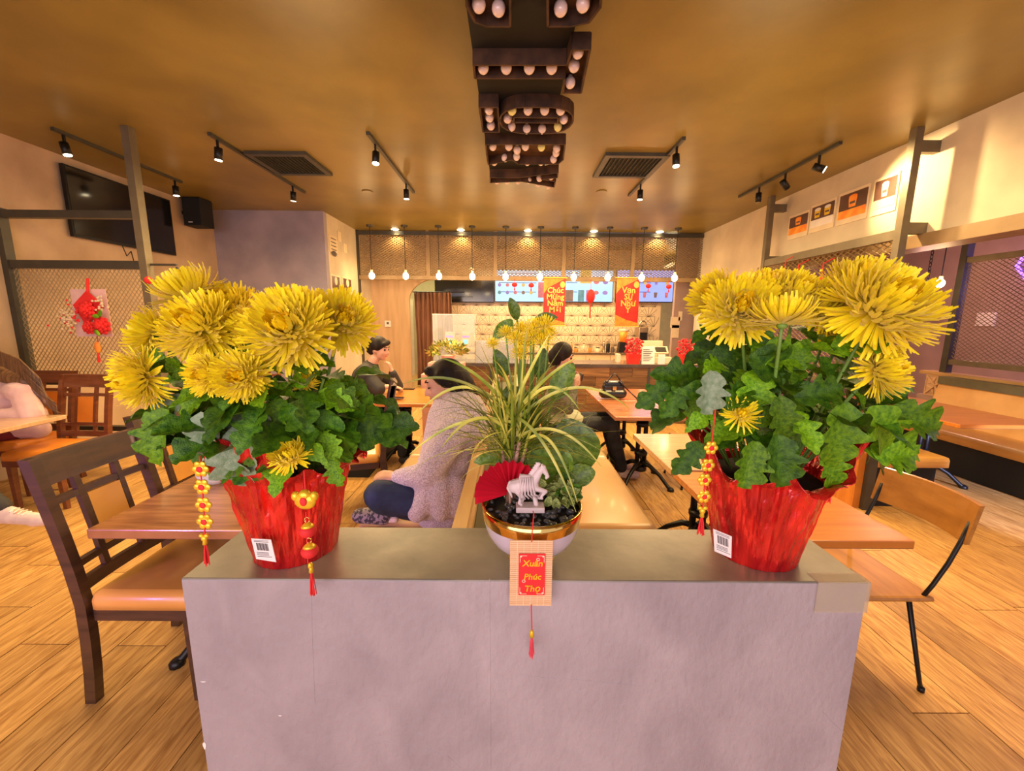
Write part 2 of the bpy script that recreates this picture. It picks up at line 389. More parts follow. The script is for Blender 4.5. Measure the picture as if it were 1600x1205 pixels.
mb = MB(); mb.box(-5.3, XR+.25, -2.6, 12.5, ZC, ZC+.1); mb.box(XR+.25, 6.2, 8.4, 12.5, ZC, ZC+.1); struct('ceiling', mb, M_ceil)
mb = MB(); mb.box(XR+.25, 7.2, -2.6, 12.5, 2.95, 3.05); struct('ceiling', mb, M_wallS)
mb = MB(); mb.box(XL-.15, XL, -2.6, 7.05, 0, ZC); struct('wall_left', mb, M_wallL)
XB = -3.12
mb = MB(); mb.box(XL, XB, 7.05, 7.17, 0, ZC); struct('wall_left_alcove', mb, M_wallG)
mb = MB(); mb.box(XB-.1, XB, 7.17, YB+1.2, 0, ZC); mb.box(XB-.1, XB-.001, 7.0501, 7.17, 0, ZC)
struct('wall_left_return', mb, M_wallR)
# right wall: full height at the back, header over the side room further forward
mb = MB(); mb.box(XR, XR+.25, 6.5, 8.62, 0, ZC); mb.box(XR, XR+.25, -2.6, 6.5, 2.42, ZC); struct('wall_right', mb, M_wallR)
mb = MB(); mb.box(XR-.03, XR+.25, -2.6, 6.5, 2.30, 2.42); struct('trim_header', mb, M_tan)
mb = MB(); mb.box(XR+.25, 7.2, 8.2, 8.35, 0, 3); struct('wall_side_room_back', mb, M_wallS)
mb = MB(); mb.box(7.05, 7.2, -2.6, 8.2, 0, 3); struct('wall_side_room', mb, M_wallS)
# back wall of kitchen with pieces around
YK = 10.6
mb = MB(); mb.box(-1.62, 3.88, YK, YK+.12, 0, ZC); struct('wall_back', mb, M_tile)
mb = MB(); mb.box(-5.3, 6, 12.3, 12.45, 0, ZC); struct('wall_far_back', mb, M_yellowwall)
mb = MB(); mb.box(P(1052, 500, Y=9).x, 6.2, 9.0, 9.1, 0, ZC); struct('wall_back_right', mb, M_wallS)
# grained partition with an arched opening
mb = MB(); x0 = XB; x1 = P(640, 500, Y=9.2).x; xa = P(740, 500, Y=9.2).x
mb.box(x0, x1, 9.2, 9.3, 0, ZC)
zt = P(650, 436, Y=9.2).z; zs = P(650, 470, Y=9.2).z
arc = [V((x1, 9.2, zs))]
for i in range(1, 9):
    a = PI-(PI/2)*i/8; arc.append(V((x1+.62+.62*math.cos(a), 9.2, zs+(zt-zs)*math.sin(a))))
arc += [V((xa, 9.2, zt)), V((xa, 9.2, ZC)), V((x1, 9.2, ZC))]
mb.prism(arc, (0, .1, 0)); struct('wall_back_left', mb, M_grain)

# ---------------------------------------------------------------- pediment of mesh panels over the counter
zb = P(800, 434, Y=YB).z
t = thing('mesh_bulkhead', 'long row of framed expanded metal panels hanging from ceiling above service area', 'screen', (0, YB, zb))
fr = MB()
px = [P(u, 400, Y=YB).x for u in (560, 669, 774, 881, 989, 1101)]
for i, x in enumerate(px):
    if i == 0: mb = MB(); mb.box(x-.07, x+.01, YB-.04, YB+.04, 0, ZC); mb.build('end_post', M_steel, t)
    elif i == 5: mb = MB(); mb.box(x-.02, x+.06, YB-.04, YB+.04, 0, ZC); mb.build('end_post', M_olive, t)
    else: mb = MB(); mb.box(x-.035, x+.035, YB-.03, YB+.03, zb, ZC); mb.build('post', M_tan, t)
mb = MB(); mb.box(px[0], px[5], YB-.04, YB+.04, zb-.06, zb+.02); mb.build('bottom_rail', M_tan, t)
mb = MB(); mb.box(px[0], px[5], YB-.04, YB+.04, ZC-.09, ZC-.02); mb.build('top_rail', M_steel, t)
for i in range(5):
    expanded('wire_mesh', (px[i]+.035, YB, zb+.02), (1, 0, 0), (0, 0, 1), px[i+1]-px[i]-.07, ZC-.09-zb-.02, .075, .045, .017, M_mesh, t)

# ---------------------------------------------------------------- ceiling marquee sign
ZS = 3.05; ZT = 3.135
sg = thing('marquee_sign', 'rusty channel letter sign with round bulbs hung from the middle of the ceiling', 'sign', (.1, 3, ZT))
a = P(738, -40, Z=ZT); b = P(930, -40, Z=ZT)
mb = MB(); mb.box(-.235, .33, 1.2, 4.9, ZT, ZT+.02); mb.build('backing_board', M_mattblack, sg)
for (x, y) in ((-.2, 1.6), (.35, 1.6), (-.2, 3), (.35, 3), (-.2, 4.4), (.35, 4.4)):
    mb = MB(); mb.bar((x, y, ZT+.02), (x, y, ZC), .02); mb.build('hanger', M_black, sg)
def Q(u, v): p = P(u, v, Z=ZS); return (p.x, p.y)
def trough(poly, inner=None):
    """open-bottomed steel tray along an outline (list of xy), rim walls 2 cm.. 11 cm tall"""
    def rim(pts, sg_):
        n = len(pts); mbb = MB()
        for i in range(n):
            a, b = pts[i], pts[(i+1) % n]
            mbb.bar((a[0], a[1], (ZS+ZT)/2), (b[0], b[1], (ZS+ZT)/2), .012, ZT-ZS)
        return mbb
    mbb = rim(poly, 1)
    if inner: r2 = rim(inner, 1); mbb.add(r2.v, r2.f)
    mbb.add([(p[0], p[1], ZT-.012) for p in poly], [tuple(range(len(poly)))])
    return mbb
def rrect(u0, u1, v0, v1, r=.35):
    p = [Q(u0, v0), Q(u1, v0), Q(u1, v1), Q(u0, v1)]
    x0 = (p[0][0]+p[3][0])/2; x1 = (p[1][0]+p[2][0])/2; y0 = (p[0][1]+p[1][1])/2; y1 = (p[2][1]+p[3][1])/2
    rr = r*abs(y1-y0); out = []
    for cx, cy, a0 in ((x1-rr, y0+rr, -PI/2), (x1-rr, y1-rr, 0), (x0+rr, y1-rr, PI/2), (x0+rr, y0+rr, PI)):
        for i in range(5): a = a0+i*PI/8; out.append((cx+rr*math.cos(a), cy+rr*math.sin(a)))
    return out
def quad(u0, u1, v0, v1):
    p = [Q(u0, v0), Q(u1, v0), Q(u1, v1), Q(u0, v1)]
    x0 = (p[0][0]+p[3][0])/2; x1 = (p[1][0]+p[2][0])/2; y0 = p[0][1]; y1 = p[3][1]
    return [(x0, y0), (x1, y0), (x1, y1), (x0, y1)]
def lshape(*pts): return [Q(u, v) for u, v in pts]
BUL = MB(); BUL.ell((0, 0, 0), (.034, .034, .036), 14, 9); BUL.lathe((0, 0, 0), [(.014, .03), (.014, .048)], 8)
bulb0 = None
def bulbs(pts, ma=None):
    global bulb0
    for (u, v) in pts:
        q_ = P(u, v+2.5, Z=ZS+.036); x, y = q_.x, q_.y
        if bulb0 is None: bulb0 = BUL.build('bulb', M_bulb_off, sg, True); o = bulb0
        else: o = bulb0.copy(); C.objects.link(o)
        if ma: o.data = o.data.copy(); o.data.materials[0] = ma
        o.location = V((x, y, ZS+.035))-V(ORG[sg.name])+V(ORG[sg.name])  # mesh already carries the offset
trough(lshape((729, -40), (797, -40), (797, 42), (760, 42), (742, 35), (729, 10))).build('letter_channel', M_rust, sg)
trough(lshape((855, -40), (943, -40), (938, 12), (920, 36), (890, 42), (856, 42))).build('letter_channel', M_rust, sg)
bulbs([(748, 4), (779, 10), (876, 10), (911, 3), (925, -20), (745, -22)])
trough(lshape((740, 102), (886, 102), (894, 78), (922, 78), (908, 146), (880, 146), (882, 123), (742, 123))).build('letter_channel', M_rust, sg)
bulbs([(755, 103), (791, 103), (827, 103), (862, 103), (903, 78), (897, 100), (891, 126)])
trough(quad(752, 779, 168, 207)).build('letter_channel', M_rust, sg)
bulbs([(764, 168), (765, 180), (767, 193)])
trough(rrect(781, 895, 168, 209, .45), quad(803, 872, 184, 192)).build('letter_channel', M_rust, sg)
bulbs([(825, 169), (851, 169), (793, 182), (799, 195), (823, 199), (847, 199), (881, 183), (876, 169)])
bulbs([(800, 169), (872, 195)], M_bulb_y)
trough(lshape((759, 226), (883, 226), (880, 250), (872, 257), (810, 257), (800, 250), (763, 258), (760, 240))).build('letter_channel', M_rust, sg)
bulbs([(770, 226), (795, 226), (821, 226), (808, 232), (807, 242), (772, 250), (789, 244), (824, 250), (845, 250), (870, 229), (869, 236), (865, 246)])
bulbs([(846, 227)], M_bulb_y)
trough(lshape((766, 278), (812, 278), (872, 270), (871, 278), (846, 281), (868, 284), (866, 293), (815, 284), (766, 286))).build('letter_channel', M_rust, sg)
bulbs([(776, 280), (792, 280), (809, 280), (826, 279), (843, 276), (861, 273), (841, 284), (857, 288)])

# ---------------------------------------------------------------- track lights
def head_parts(root, p, aim, lit):
    d = (V(aim)-V(p)).normalized(); p = V(p)
    mb = MB(); mb.bar((p.x, p.y, ZC-.02), (p.x, p.y, p.z+.03), .018); h = mb.build('lamp_bracket', M_black, root)
    mb = MB(); mb.tube([p-d*.05, p+d*.06], .035, 14); hd = mb.build('lamp_head', M_black, root, True)
    mb = MB(); mb.tube([p+d*.061, p+d*.066], .031, 14); mb.build('lamp_lens', M_lens if lit else M_tvblack, hd)
def track(u0, v0, u1, v1, heads, label):
    a = P(u0, v0, Z=ZC-.01); b = P(u1, v1, Z=ZC-.01); a.x = b.x = (a.x+b.x)/2 if abs(a.x-b.x) < .6 else a.x
    t = thing('track_light', label, 'lamp', a, 'ceiling track lights')
    mb = MB(); mb.bar(a+V((0, 0, -.005)), b+V((0, 0, -.005)), .035, .03); mb.build('track_rail', M_steel, t)
    for (u, v, lit, aim, pw) in heads:
        p = P(u, v, X=a.x) if abs(u-800) > 150 else P(u, v, Z=ZC-.16)
        p = P(u, v, Z=ZC-.15); p.x = a.x
        am = p+V(aim)
        head_parts(t, p, am, lit)
        if lit: light('SPOT', 'track_spot', p+V(aim).normalized()*.09, pw*(1.9 if pw < 100 else 1), (1, .66, .30), am, .03, None, 1.5, .8)
track(86, 200, 280, 284, [(122, 232, 1, (.2, 0, -1), 50), (287, 298, 1, (0, 0, -1), 30)], 'leftmost ceiling track, high before the wall television')
track(328, 208, 475, 300, [(361, 240, 1, (-.1, 0, -1), 60), (463, 306, 1, (-.2, .3, -1), 35)], 'ceiling track beside the left air vent, two lit spots')
track(576, 207, 645, 300, [(598, 246, 1, (0, -.2, -1), 60), (640, 303, 1, (0, 0, -1), 40)], 'ceiling track just left of the rusty letter sign')
track(1064, 215, 986, 305, [(1054, 250, 1, (0, -.2, -1), 60), (1004, 304, 1, (0, 0, -1), 40)], 'ceiling track just right of the right air vent')
track(1307, 222, 1160, 307, [(1268, 262, 1, (1, -.62, -.58), 130), (1222, 288, 0, (.7, .2, -.6), 0), (1183, 308, 0, (0, 0, -1), 0)], 'rightmost ceiling track with one lit spot and two unlit heads')

# ---------------------------------------------------------------- air vents
def vent(u0, u1, v0, v1, label):
    a = P((u0+u1)/2, v0, Z=ZC); b = P((u0+u1)/2, v1, Z=ZC); cx = (a.x+b.x)/2; y0, y1 = a.y, b.y; s = (y1-y0)/2
    t = thing('air_vent', label, 'vent', (cx, (y0+y1)/2, ZC), 'ceiling air vents')
    mb = MB()
    for (x0, x1, ya, yb) in ((cx-s, cx+s, y0, y0+.06), (cx-s, cx+s, y1-.06, y1), (cx-s, cx-s+.06, y0+.06, y1-.06), (cx+s-.06, cx+s, y0+.06, y1-.06)): mb.box(x0, x1, ya, yb, ZC-.035, ZC-.0005)
    mb.build('vent_frame', M_steel, t)
    mb = MB(); mb.box(cx-s+.06, cx+s-.06, y0+.06, y1-.06, ZC-.01, ZC-.001); mb.build('vent_back', M_mattblack, t)
    n = 12; first = None
    for i in range(n):
        mb = MB(); x = cx-s+.09+(2*s-.18)*i/(n-1)
        mb.bar((x, y0+.06, ZC-.02), (x, y1-.06, ZC-.02), .004, .02); mb.build('vent_slat', M_steel, t)
vent(400, 510, 236, 270, 'square black ceiling vent left of the letter sign')
vent(940, 1025, 238, 274, 'square black ceiling vent right of the letter sign')

# small ceiling fittings
for k, (u, v, lb) in enumerate([(574, 299, 'flat round sprinkler plate on the ceiling, left'), (940, 299, 'flat round sprinkler plate on the ceiling, right')]):
    p = P(u, v, Z=ZC); mb = MB(); mb.lathe((p.x, p.y, 0), [(.07, ZC-.012), (.075, ZC-.004), (.075, ZC-.0005)], 20); tag(mb.build('sprinkler_cover', M_ceil), lb, 'ceiling fitting')

# recessed downlights and pendants
for k, u in enumerate((617, 720, 825, 928, 1031)):
    p = P(u, 358+k, Z=ZC)
    t = thing('recessed_light', '%s small round recessed downlight from the left in front of the mesh bulkhead' % ('first', 'second', 'third', 'fourth', 'fifth')[k], 'ceiling light', (p.x, p.y, ZC), 'recessed downlights')
    mb = MB(); mb.lathe(p, [(.085, -.004), (.085, -.0005)], 20); mb.build('trim_ring', M_cream, t)
    mb = MB(); mb.lathe(p, [(.065, -.012), (.07, -.0045)], 20); mb.build('lens', M_lens, t)
    light('SPOT', 'downlight', (p.x, p.y, ZC-.05), 55, (1, .62, .25), (p.x, p.y+.35, 0), .05, None, 2.2, .7)
ordn = ['first', 'second', 'third', 'fourth', 'fifth', 'sixth', 'seventh', 'eighth', 'ninth', 'tenth']
for k, u in enumerate((581, 634, 686, 738, 790, 843.5, 896.5, 949.5, 1002.5, 1054)):
    p = P(u, 431+.4*k, Y=8.05)
    t = thing('pendant_bulb', '%s bare glowing bulb from the left in the row over the service area' % ordn[k], 'pendant lamp', (p.x, 8.05, ZC), 'row of bare pendant bulbs')
    mb = MB(); mb.lathe((p.x, 8.05, 0), [(.06, ZC-.03), (.065, ZC-.0005)], 16); mb.build('ceiling_rose', M_steel, t)
    mb = MB(); mb.tube([(p.x, 8.05, ZC-.03), (p.x, 8.05, p.z+.1)], .006, 6); mb.build('cord', M_black, t)
    mb = MB(); mb.tube([(p.x, 8.05, p.z+.11), (p.x, 8.05, p.z+.05)], .022, 10); mb.build('socket', M_cream, t)
    mb = MB(); mb.ell((p.x, 8.05, p.z), (.055, .055, .068), 14, 10); mb.build('bulb', M_bulb_on, t, True)
    light('POINT', 'pendant_glow', (p.x, 7.93, p.z), 5, (1, .6, .25), size=.06)
for (u, v, X, lb) in ((1469, 443, 5.0, 'bare glowing bulb hanging in the side room right of big yellow bloom'), (1267, 438, 4.9, 'bare glowing bulb behind the right chrysanthemums under the mesh panel')):
    p = P(u, v, X=X); top = 2.949 if X > 4 else ZC
    t = thing('pendant_bulb', lb, 'pendant lamp', (p.x, p.y, top), 'side pendant bulbs')
    mb = MB(); mb.tube([(p.x, p.y, top), (p.x, p.y, p.z+.06)], .005, 6); mb.build('cord', M_black, t)
    mb = MB(); mb.tube([(p.x, p.y, p.z+.08), (p.x, p.y, p.z+.03)], .02, 8); mb.build('socket', M_cream, t)
    mb = MB(); mb.ell(p, (.042, .042, .05), 14, 10); mb.build('bulb', M_bulb_on, t, True)
    light('POINT', 'pendant_glow', p+V((-.1, -.06, 0)), 5, (1, .6, .25), size=.05)

# ---------------------------------------------------------------- left wall: television, speaker, mesh partition, wreath
t = thing('wall_television', 'large black flat television mounted high on the left wall', 'television', (XL, 5.4, 2.9))
X = XL+.07
q = [P(100, 257, X=X), P(268, 313, X=X), P(273, 399, X=X), P(113, 369, X=X)]
ya, yb_ = (q[0].y+q[3].y)/2, (q[1].y+q[2].y)/2; za, zb_ = (q[2].z+q[3].z)/2, min((q[0].z+q[1].z)/2, ZC-.04)
mb = MB(); mb.box(XL+.03, X, ya, yb_, za, zb_); mb.build('bezel', M_black, t)
mb = MB(); mb.box(X, X+.003, ya+.02, yb_-.02, za+.03, zb_-.02); mb.build('screen', M_tvblack, t)
mb = MB(); mb.box(XL+.001, XL+.03, ya+.4, yb_-.4, za+.2, zb_-.2); mb.build('wall_mount', M_black, t)
mb = MB(); mb.tube([(XL+.04, ya+.6, za), (XL+.06, ya+.62, za-.12), (XL+.05, ya+.7, za-.05), (XL+.03, ya+.74, za-.16)], .006, 6); mb.build('cable', M_black, t)
p = P(312, 333, X=XL+.25)
t = thing('wall_speaker', 'small black box speaker in the upper corner beyond the television', 'speaker', (XL, p.y, p.z))
mb = MB(); mb.rbox(XL+.08, XL+.36, p.y-.12, p.y+.14, p.z-.2, p.z+.2, .02); mb.build('speaker_box', M_mattblack, t)
mb = MB(); mb.bar((XL+.001, p.y, p.z), (XL+.09, p.y, p.z), .05); mb.build('bracket', M_black, t)
mb = MB(); mb.box(XL+.16, XL+.22, p.y-.124, p.y-.12, p.z-.16, p.z-.15); mb.build('badge', M_white, t)

YM = 4.11
t = thing('mesh_partition', 'dark steel frame with expanded metal panel standing before the left wall', 'partition', (-4.2, YM, 0))
zr = [P(120, v, Y=YM).z for v in (333, 411, 595, 667)]
xp = P(228, 411, Y=YM).x; xl = P(30, 500, Y=YM).x
mb = MB(); mb.box(xp-.036, xp+.036, YM-.04, YM+.04, 0, ZC-.001); mb.build('upright', M_olive, t)
mb = MB(); mb.box(xl-.055, xl+.035, YM-.04, YM+.04, 0, zr[0]+.04); mb.build('upright', M_steel, t)
for z, hh in zip(zr, (.05, .055, .04, .035)):
    mb = MB(); mb.box(xl+.035, xp-.045, YM-.03, YM+.03, z-hh, z+hh*.4); mb.build('rail', M_steel, t)
expanded('wire_mesh', (xl+.035, YM, zr[2]), (1, 0, 0), (0, 0, 1), xp-xl-.08, zr[1]-zr[2]-.05, .042, .054, .011, M_meshL, t)
p = P(276, 414, Y=YM)
mb = MB(); mb.bar((xp+.045, YM, p.z), (p.x, YM, p.z), .02); mb.build('side_arm', M_steel, t)
mb = MB()
for i in range(7): mb.tube([(p.x, YM, p.z-.02-i*.035), (p.x+.006, YM, p.z-.045-i*.035)], .009, 6)
mb.build('chain', M_black, t)
# wreath ornament
Yo = YM-.07
t = thing('floral_ornament', 'red diamond ornament with roses and cream sprays hung on the left mesh panel', 'ornament', P(140, 490, Y=Yo))
c = [P(*q, Y=Yo) for q in ((137, 455), (163, 478), (137, 508), (117, 477))]
mb = MB(); mb.prism(c, (0, -.02, 0)); mb.build('diamond_plaque', M_redp, t)
c = [P(*q, Y=Yo+.03) for q in ((110, 452), (165, 452), (177, 526), (121, 526))]
mb = MB(); mb.prism(c, (0, -.006, 0)); mb.build('paper_sheet', M_pinkj, t)
for (u, v, r) in ((157, 509, .075), (137, 512, .055), (133, 484, .07)):
    p = P(u, v, Y=Yo-.06); mb = MB()
    for ring in range(4):
        n = 3+ring*2
        for i in range(n):
            a = 2*PI*i/n+ring; rr = r*(.12+.26*ring); c0 = p+V((rr*math.cos(a), -.03+ring*.014, rr*math.sin(a)))
            mb.ell(c0, (r*.34, r*.14, r*.34), 8, 5, Matrix.Rotation(a, 3, 'Y'))
    mb.build('rose', M_redp, t, True)
mb = MB(); mb2 = MB(); mb3 = MB()
for i in range(60):
    u, v = (R.gauss(106, 7), R.gauss(497, 9)) if i < 40 else (R.gauss(156, 5), R.gauss(474, 6))
    mb.ell(P(u, v, Y=Yo-.04-R.random()*.03), .011, 6, 4)
for i in range(26):
    u, v = R.gauss(112, 9), R.gauss(498, 14); mb2.ell(P(u, v, Y=Yo-.05), .010, 6, 4)
mb.build('cream_spray', M_cream, t, True)['kind'] = 'stuff'; mb2.build('berry_spray', M_berry, t, True)['kind'] = 'stuff'
for i, (u, v) in enumerate(((150, 494), (152, 520), (156, 490))):
    p = P(u, v, Y=Yo-.08); mb = MB(); mb.ell(p, (.04, .008, .02), 8, 5, Matrix.Rotation(i, 3, 'Y')); mb.build('leaf', M_leaf, t, True)
p0, p1 = P(137, 435, Y=Yo), P(137, 456, Y=Yo); mb = MB(); mb.tube([p0, p1], .012, 6); mb.build('hanging_loop', M_redp, t)
p0, p1 = P(152, 535, Y=Yo), P(153, 551, Y=Yo); mb = MB(); mb.ell((p0+p1)/2, (.028, .02, .06), 10, 8); mb.build('gold_charm', M_orange, t, True)
mb = MB(); mb.tube([P(152, 525, Y=Yo), P(153, 537, Y=Yo)], .004, 5); mb.tube([p1, P(155, 566, Y=Yo)], [.008, .012], 6); mb.build('tassel', M_redp, t)
p = P(232, 438, Y=YM-.1); mb = MB(); mb.ell(p, (.035, .035, .035), 12, 8); tag(mb.build('small_lantern', M_redp, None, True), 'tiny round red lantern hanging beside the partition upright', 'lantern')

# posters and papers on the return wall (x = XB), facing right
def wallpic(u0, u1, v0, v1, ma, label, cat='picture', extra=None, X=XB):
    sx = .012 if X < 0 else -.012
    a = P(u0, (v0+v1)/2, X=X); b = P(u1, (v0+v1)/2, X=X); z1 = P(u0, v0, X=X).z; z0 = P(u0, v1, X=X).z
    ya, yb = min(a.y, b.y), max(a.y, b.y)
    t = thing('poster' if cat == 'poster' else 'framed_picture' if cat == 'picture' else 'notice', label, cat, (X, (ya+yb)/2, (z0+z1)/2))
    mb = MB(); mb.box(min(X, X+sx), max(X, X+sx), ya, yb, z0, z1); mb.build('backing', M_cream, t)
    return t, ya, yb, z0, z1, X+sx
for (u0, u1, v0, v1, lb) in ((517, 531, 428, 462, 'small dark picture on the return wall, nearer the blue-grey wall'), (535, 549, 432, 464, 'small dark picture on the return wall, nearer the steel post')):
    t, ya, yb, z0, z1, X = wallpic(u0, u1, v0, v1, None, lb)
    mb = MB(); mb.box(X, X+.003, ya+.03, yb-.03, z0+.12, z1-.03); im = mb.build('print', M_brownprint, t)
    mb = MB(); mb.ell((X+.004, (ya+yb)/2, (z0+z1)/2+.08), (.003, (yb-ya)*.16, (z1-z0)*.2), 10, 8); mb.build('cup_image', M_cream, im)
for (u0, u1, v0, v1, lb) in ((527, 532, 361, 376, 'small blank yellow note high on the return wall'), (536, 541, 380, 394, 'small blank note below the high yellow note')):
    wallpic(u0, u1, v0, v1, None, lb, 'notice')
t, ya, yb, z0, z1, X = wallpic(514, 526, 366, 392, None, 'printed text notice above an oval badge on the return wall', 'notice')
for i in range(5): mb = MB(); mb.box(X, X+.002, ya+.05, yb-.05, z1-.06-i*.06, z1-.045-i*.06); mb.build('print_line', M_ink, t)
mb = MB(); mb.ell((X+.002, (ya+yb)/2, z0-.02), (.004, .1, .05), 12, 8); mb.build('oval_badge', M_ink, t)
# posters on the right header wall
X = XR
post = [(1235, 1267, 327, 375, 'orange', 'leftmost drink poster on the right wall, orange drink'),
        (1270, 1309, 309, 364, 'green', 'drink poster with two iced cups, second from the left on the right wall'),
        (1314, 1362, 289, 352, 'orange', 'drink poster with orange band, third from the left on the right wall'),
        (1369, 1409, 268, 337, 'pink', 'drink poster with lilac band partly behind the steel upright')]
for (u0, u1, v0, v1, c, lb) in post:
    a = P(u0, v0+12, X=X); b = P(u1, v0, X=X); c0 = P(u0, v1, X=X); ya, yb = b.y, a.y; z1 = (a.z+b.z)/2; z0 = c0.z
    t = thing('drink_poster', lb, 'poster', (X, (ya+yb)/2, (z0+z1)/2), 'drink posters on the right wall')
    mb = MB(); mb.box(X-.012, X-.0005, ya, yb, z0, z1); mb.build('poster_sheet', M_cream, t)
    mb = MB(); mb.box(X-.014, X-.012, ya+.02, yb-.02, z0+.13, z1-.03); im = mb.build('print', M_brownprint, t)
    mb = MB(); mb.box(X-.0145, X-.012, ya+.02, yb-.02, z0+.06, z0+.15); mb.build('colour_band', {'orange': M_orange, 'green': M_white, 'pink': M_pinkbox}[c], t)
    h = z1-z0-.2; cups = [(.5, 1)] if c != 'green' else [(.3, .9), (.7, .9)]
    for fx, s in cups:
        yc = ya+(yb-ya)*fx; w_ = (yb-ya)*.14*s; zc0 = z0+.17; zc1 = z0+.17+h*.62
        mb = MB(); mb.prism([(X-.016, yc-w_*.75, zc0), (X-.016, yc+w_*.75, zc0), (X-.016, yc+w_, zc1), (X-.016, yc-w_, zc1)], (.002, 0, 0)); mb.build('cup_image', {'orange': M_orange, 'green': M_gold, 'pink': M_pinkbox}[c], im)
        mb = MB(); mb.ell((X-.015, yc, zc1+h*.08), (.003, w_*1.05, h*.15), 10, 8); mb.build('cream_top_image', M_white if c != 'orange' else M_orange, im)
        mb = MB(); mb.box(X-.0175, X-.0162, yc-w_*.6, yc+w_*.6, zc0+(zc1-zc0)*.35, zc0+(zc1-zc0)*.6); mb.build('label_image', M_ink, im)

# ---------------------------------------------------------------- right: standing steel frame near the wall
XF = 3.66
t = thing('steel_wall_frame', 'olive steel uprights with a rail and mesh strip bracketed off the right wall', 'frame', (XF, 5, 0))
y1 = P(1418, 300, X=XF).y; y0 = P(1207, 360, X=XF+.06).y
for y in (y0, y1):
    mb = MB(); mb.box(XF-.035, XF+.035, y-.035, y+.035, 0, ZC-.001); mb.build('upright', M_olive, t)
    for z in (P(1440, 222, X=XF).z-.02, P(1440, 350, X=XF).z):
        mb = MB(); mb.box(XF+.035, XR-.0005, y-.03, y+.03, z-.05, z+.05); mb.build('bracket', M_olive, t)
zr = P(1300, 390, X=XF).z
mb = MB(); mb.box(XF-.03, XF+.03, y1, y0, zr-.04, zr+.05); mb.build('rail', M_olive, t)
zm = .95
expanded('wire_mesh', (XF, y1+.035, zm), (0, 1, 0), (0, 0, 1), y0-y1-.07, zr-.04-zm, .085, .05, .014, M_mesh, t)
mb = MB(); mb.box(XF-.03, XF+.03, y1, y0, zm-.05, zm); mb.build('rail', M_olive, t)
for k, (u, v, s) in enumerate(((1225, 432, .06), (1245, 440, .05), (1283, 440, .09))):
    p = P(u, v, X=XF-.12); t = thing('hanging_charm', 'red hanging charm %s on the right mesh panel behind the yellow blooms' % ('leftmost', 'in the middle', 'rightmost with a diamond')[k], 'ornament', p, 'red charms on the right mesh panel')
    mb = MB(); mb.tube([p+V((.118, 0, .26)), p+V((0, 0, .20)), p+V((0, 0, s))], .006, 5); mb.build('string', M_redp, t)
    mb = MB(); q = s; mb.prism([p+V((0, 0, q)), p+V((0, q, 0)), p+V((0, 0, -q)), p+V((0, -q, 0))], (.015, 0, 0)); mb.build('charm', M_redp, t)
    mb = MB(); mb.tube([p+V((0, 0, -q)), p+V((0, 0, -q-.12))], [.006, .014], 6); mb.build('tassel', M_redp, t)
    mb = MB(); mb.ell(p+V((-.01, 0, q+.03)), .02, 8, 6); mb.build('bead', M_gold, t, True)

# ---------------------------------------------------------------- right side room
XS = 5.25
hw = MB(); hw.box(XS, XS+.14, -1.0, 5.1, 0, .70); hwo = struct('wall_half_right', hw, M_wallS)
mb = MB(); mb.box(XS-.02, XS+.16, -1.0, 5.1, .96, 1.0); struct('trim_half_wall_cap', mb, M_rail)
bl0 = None
for i in range(22):
    y = -.7+i*.26
    if y > 4.9: break
    if bl0 is None:
        mb = MB(); s = .125; h = .13
        mb.box(XS, XS+.1, 0, .256, .70, .96)
        for (a0, b0) in (((.02, .72), (.236, .94)), ((.02, .94), (.236, .72))):
            mb.bar((XS-.012, a0[0], a0[1]), (XS-.012, b0[0], b0[1]), .03, .02)
        for k in range(8):
            a = k*PI/4+.39; mb.ell((XS-.006, .128+.075*math.cos(a), .83+.075*math.sin(a)), (.012, .04, .014), 8, 5, Matrix.Rotation(-a, 3, 'X') @ Matrix.Identity(3))
        mb.box(XS-.01, XS, 0, .256, .70, .715); mb.box(XS-.01, XS, 0, .256, .945, .96); mb.box(XS-.01, XS, 0, .012, .715, .945); mb.box(XS-.01, XS, .244, .256, .715, .945)
        bl0 = mb.build('breeze_block', M_block, hwo); bl0.location.y = y; bl = bl0
    else: bl = bl0.copy(); C.objects.link(bl); bl.location.y = y
t = thing('mesh_divider', 'tall dark steel mesh divider standing on the half wall in the side room', 'partition', (XS+.07, 4, 1))
ye = 4.88
for y in (ye, 2.2): mb = MB(); mb.box(XS+.03, XS+.11, y-.035, y+.035, 1.0005, 2.9); mb.build('upright', M_steel, t)
for z in (1.13, 2.32): mb = MB(); mb.box(XS+.045, XS+.095, 2.235, ye-.035, z-.03, z+.03); mb.build('rail', M_olive, t)
expanded('wire_mesh', (XS+.07, 2.235, 1.16), (0, 1, 0), (0, 0, 1), ye-2.27, 1.13, .06, .042, .010, M_mesh, t)
p = P(1425, 550, Y=8.2)
mb = MB(); mb.box(p.x-.35, p.x+.35, 8.15, 8.199, 0, 2.1); d = struct('door_1', mb, M_door)
mb = MB(); mb.ell((p.x+.27, 8.12, 1.0), .035, 10, 8); mb.build('door_knob', M_steelb, d, True)
p = P(1543, 499, X=7.05); mb = MB(); mb.rbox(7.01, 7.049, p.y-.12, p.y+.12, p.z-.1, p.z+.1, .01)
t = tag(mb.build('wall_plate', M_white), 'small pale square plate on the side room wall seen through mesh', 'switch plate')
p = P(1618, 425, X=7.0); mb = MB(); mb.tube([p+V((0, .0, .25)), p+V((0, .15, .25)), p+V((0, .22, .1)), p+V((0, 0, -.2)), p+V((0, -.2, .1)), p+V((0, -.1, .25)), p+V((0, 0, .15))], .022, 8)
tag(mb.build('neon_sign', M_neon, None, True), 'glowing violet neon shape at the right edge behind the mesh', 'neon sign')
p = P(1470, 490, Y=7.4)
